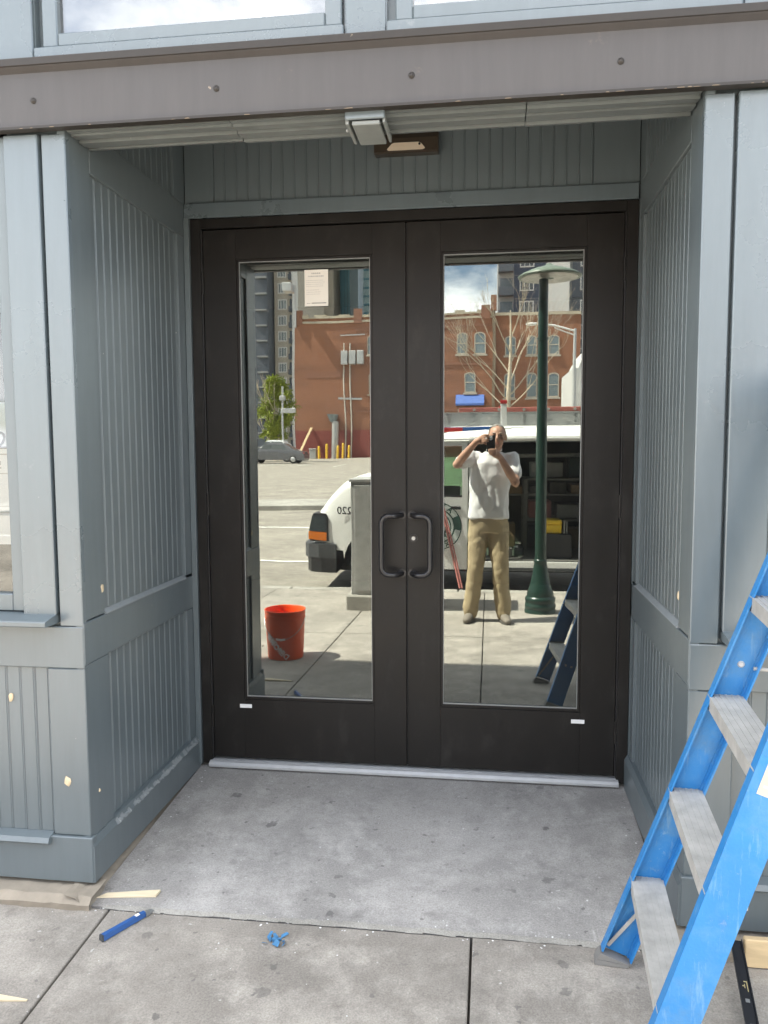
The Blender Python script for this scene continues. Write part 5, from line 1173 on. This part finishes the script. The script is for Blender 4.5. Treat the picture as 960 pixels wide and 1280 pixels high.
# cars in the lot
def car(name, label, x0, y, z, L_, H_, W_, ma, dirn=1, group='cars in the parking lot'):
    # nose towards -x
    c = thing(name, label, 'car', (x0+L_/2, y, z), group)
    pr2 = [(0,.30),(.02,.62),(.10,.72),(.95,.92),(1.05,.97),(1.75,H_-.07),(2.1,H_),(3.2,H_-.02),(L_-.75,1.08),(L_-.12,1.0),(L_-.02,.85),(L_,.45),(L_-.08,.28)]
    mb = MB(); n = len(pr2); vs = []
    for k, (yy, ins_) in enumerate(((-W_/2,.0),(-W_/2+.10,0),(W_/2-.10,0),(W_/2,0))):
        for i, (x, zz) in enumerate(pr2):
            up = max(0, min(1, (zz-.95)/(H_-.95))); sq = .20*up; edge = k in (0, 3)
            yv = yy*(1-sq/(W_/2)) ; vs.append((x0+x, y+yv, z+zz-(.04 if edge and zz > .6 else 0)))
    fs = [(k*n+i, k*n+(i+1)%n, (k+1)*n+(i+1)%n, (k+1)*n+i) for k in range(3) for i in range(n)]+[list(range(n))[::-1], [3*n+i for i in range(n)]]
    mb.add(vs, fs, False); obj('body', mb, ma, c)
    for s in (-1, 1):
        yo = y+s*(W_/2-.085)
        for a, b2 in ((1.25, 2.1), (2.18, 3.15)):
            zt = H_-.16; mb = MB(); q = [(a+(.35 if a < 2 else 0), zt), (b2, zt), (b2+(.35 if a > 2 else 0), 1.02), (a-.02, 1.02)]
            mb.prism([(x0+x, z+zz) for x, zz in q], 'y', yo-.03, yo+.03); obj('window', mb, 'car_glass', c)
        for x in (.85, L_-.95):
            m2 = MB(); m2.lathe([(.1,-.10),(.30,-.11),(.335,-.08),(.335,.08),(.30,.11),(.1,.10)], (0,0,0), 20); m2.xf(Matrix.Translation((x0+x, y+s*(W_/2-.10), z+.335)) @ Matrix.Rotation(R(90), 4, 'X')); wh = obj('wheel', m2, 'tyre', c)
            m2 = MB(); m2.lathe([(.21,0),(.19,.02),(.05,.03)], (0,0,0), 12); m2.xf(Matrix.Translation((x0+x, y+s*(W_/2+.005), z+.335)) @ Matrix.Rotation(R(-90*s), 4, 'X')); obj('rim', m2, 'galvanised', wh)
    mb = MB().box(x0+L_-.16, x0+L_-.03, y-W_/2+.01, y-W_/2+.35, z+.78, z+.93).box(x0+L_-.16, x0+L_-.03, y+W_/2-.35, y+W_/2-.01, z+.78, z+.93); obj('tail_lamp', mb, 'rack_red', c)
    m2 = MB().prism([(x0+1.13,z+1.0),(x0+1.76,z+H_-.085),(x0+1.70,z+H_-.085),(x0+1.07,z+1.0)], 'y', y-W_/2+.25, y+W_/2-.25); obj('windscreen', m2, 'car_glass', c)
    return c
car('parked_car', 'dark grey hatchback parked in front of the brick building', -18.95, -58, zS(58)+.0, 4.85, 1.62, 1.85, 'car_grey')
car('parked_car', 'white hatchback parked behind the dark grey car', -20.2, -62.5, zS(62.5), 4.4, 1.85, 1.85, 'car_white')
car('parked_car', 'pale car parked farther back under the green tree', -21.6, -69, zS(69), 4.3, 1.6, 1.8, 'car_white')

# trees
def branchy(mb, p, d, l, r_, depth, spread, rnd, ends, up=.15):
    pts = [p]; q = p.copy(); dd = d.copy()
    for i in range(3):
        dd = (dd+Vector((rnd.gauss(0,.08), rnd.gauss(0,.08), up*.3))).normalized(); q = q+dd*l/3; pts.append(q.copy())
    mb.tube(pts, [r_, r_*.86, r_*.74, r_*.62], 6 if r_ > .02 else 4, False)
    if depth == 0: ends.append(q); return
    k = rnd.choice((2, 3))
    for i in range(k):
        ax = Vector((rnd.gauss(0,1), rnd.gauss(0,1), rnd.gauss(0,.5))); nd = (dd+ax.normalized()*spread*rnd.uniform(.6, 1.2)+Vector((0,0,up))).normalized()
        branchy(mb, pts[rnd.choice((2,3,3))], nd, l*rnd.uniform(.62,.85), r_*.6, depth-1, spread, rnd, ends, up)
rnd = random.Random(4)
bt3 = thing('bare_tree', 'bare pale barked tree with many thin upright branches behind the van', 'tree', (1.0,-25.5,-.2))
tr3 = MB(); tr3.tube([(1.0,-25.5,-.2),(1.0,-25.5,1.6),(.98,-25.45,3.0),(1.03,-25.5,4.6),(1.02,-25.4,6.2)], [.12,.10,.085,.055,.02], 8); obj('trunk', tr3, 'bark_pale', bt3)
brn = MB(); ends = []
for z, lean, ln in ((2.7,-1.2,1.5),(2.8,1.1,1.4),(3.0,-.8,1.6),(3.2,.9,1.5),(3.4,-.9,1.1),(3.6,.5,1.3),(4.0,-.5,1.2),(4.3,.6,1.0),(4.8,-.35,.9),(5.2,.4,.8)):
    branchy(brn, Vector((1.0,-25.5,z)), Vector((lean, rnd.uniform(-.8,.8), .95)).normalized(), ln, .030, 4, .40, rnd, ends, .12)
obj('branches', brn, 'bark_pale', bt3)
def leafy(name, label, x, y, z0, zt, rx, seed, ma, n=1700, trunks=2, clumps=26, ls=.20):
    rnd = random.Random(seed); t = thing(name, label, 'tree', (x, y, z0)); mb = MB(); ends = []
    for k in range(trunks): branchy(mb, Vector((x+(k-.5*(trunks-1))*.5, y, z0)), Vector((rnd.uniform(-.1,.1), 0, 1)), (zt-z0)*.42, .10, 3, .5, rnd, ends, .2)
    obj('trunk', mb, 'bark_pale', t); mb = MB(); cl = []
    for k in range(clumps):
        a, u = rnd.uniform(0, 6.28), rnd.uniform(0, 1); f_ = .35+.75*math.sin(math.pi*min(1, .12+u*.85)); cl.append((Vector((x+math.cos(a)*rx*f_*rnd.uniform(.2,1), y+math.sin(a)*rx*f_*rnd.uniform(.2,1), z0+(zt-z0)*(.30+.68*u))), rnd.uniform(.28,.6)*rx*.6))
    for i in range(n):
        c, r_ = rnd.choice(cl); p = c+Vector((rnd.gauss(0,r_*.55), rnd.gauss(0,r_*.55), rnd.gauss(0,r_*.5)))
        u = Vector((rnd.gauss(0,1), rnd.gauss(0,1), rnd.gauss(0,.7))).normalized(); v = u.orthogonal().normalized(); s = rnd.uniform(.5, 1)*ls
        mb.add([p, p+u*s*.5+v*s*.35, p+u*s, p+u*s*.5-v*s*.35], [(0,1,2,3)])
    obj('crown', mb, ma, t); return t
leafy('street_tree', 'yellow-green young tree in fresh leaf behind the grey car', -18.75, -66, .0, 7.6, 1.5, 8, 'leaf_spring', 9500, 2, 60, .27)
leafy('street_tree', 'smaller yellow-green bush at the left edge beyond the parked cars', -20.4, -70, .05, 4.2, 1.0, 9, 'leaf_spring', 900, 1, 14, .22)
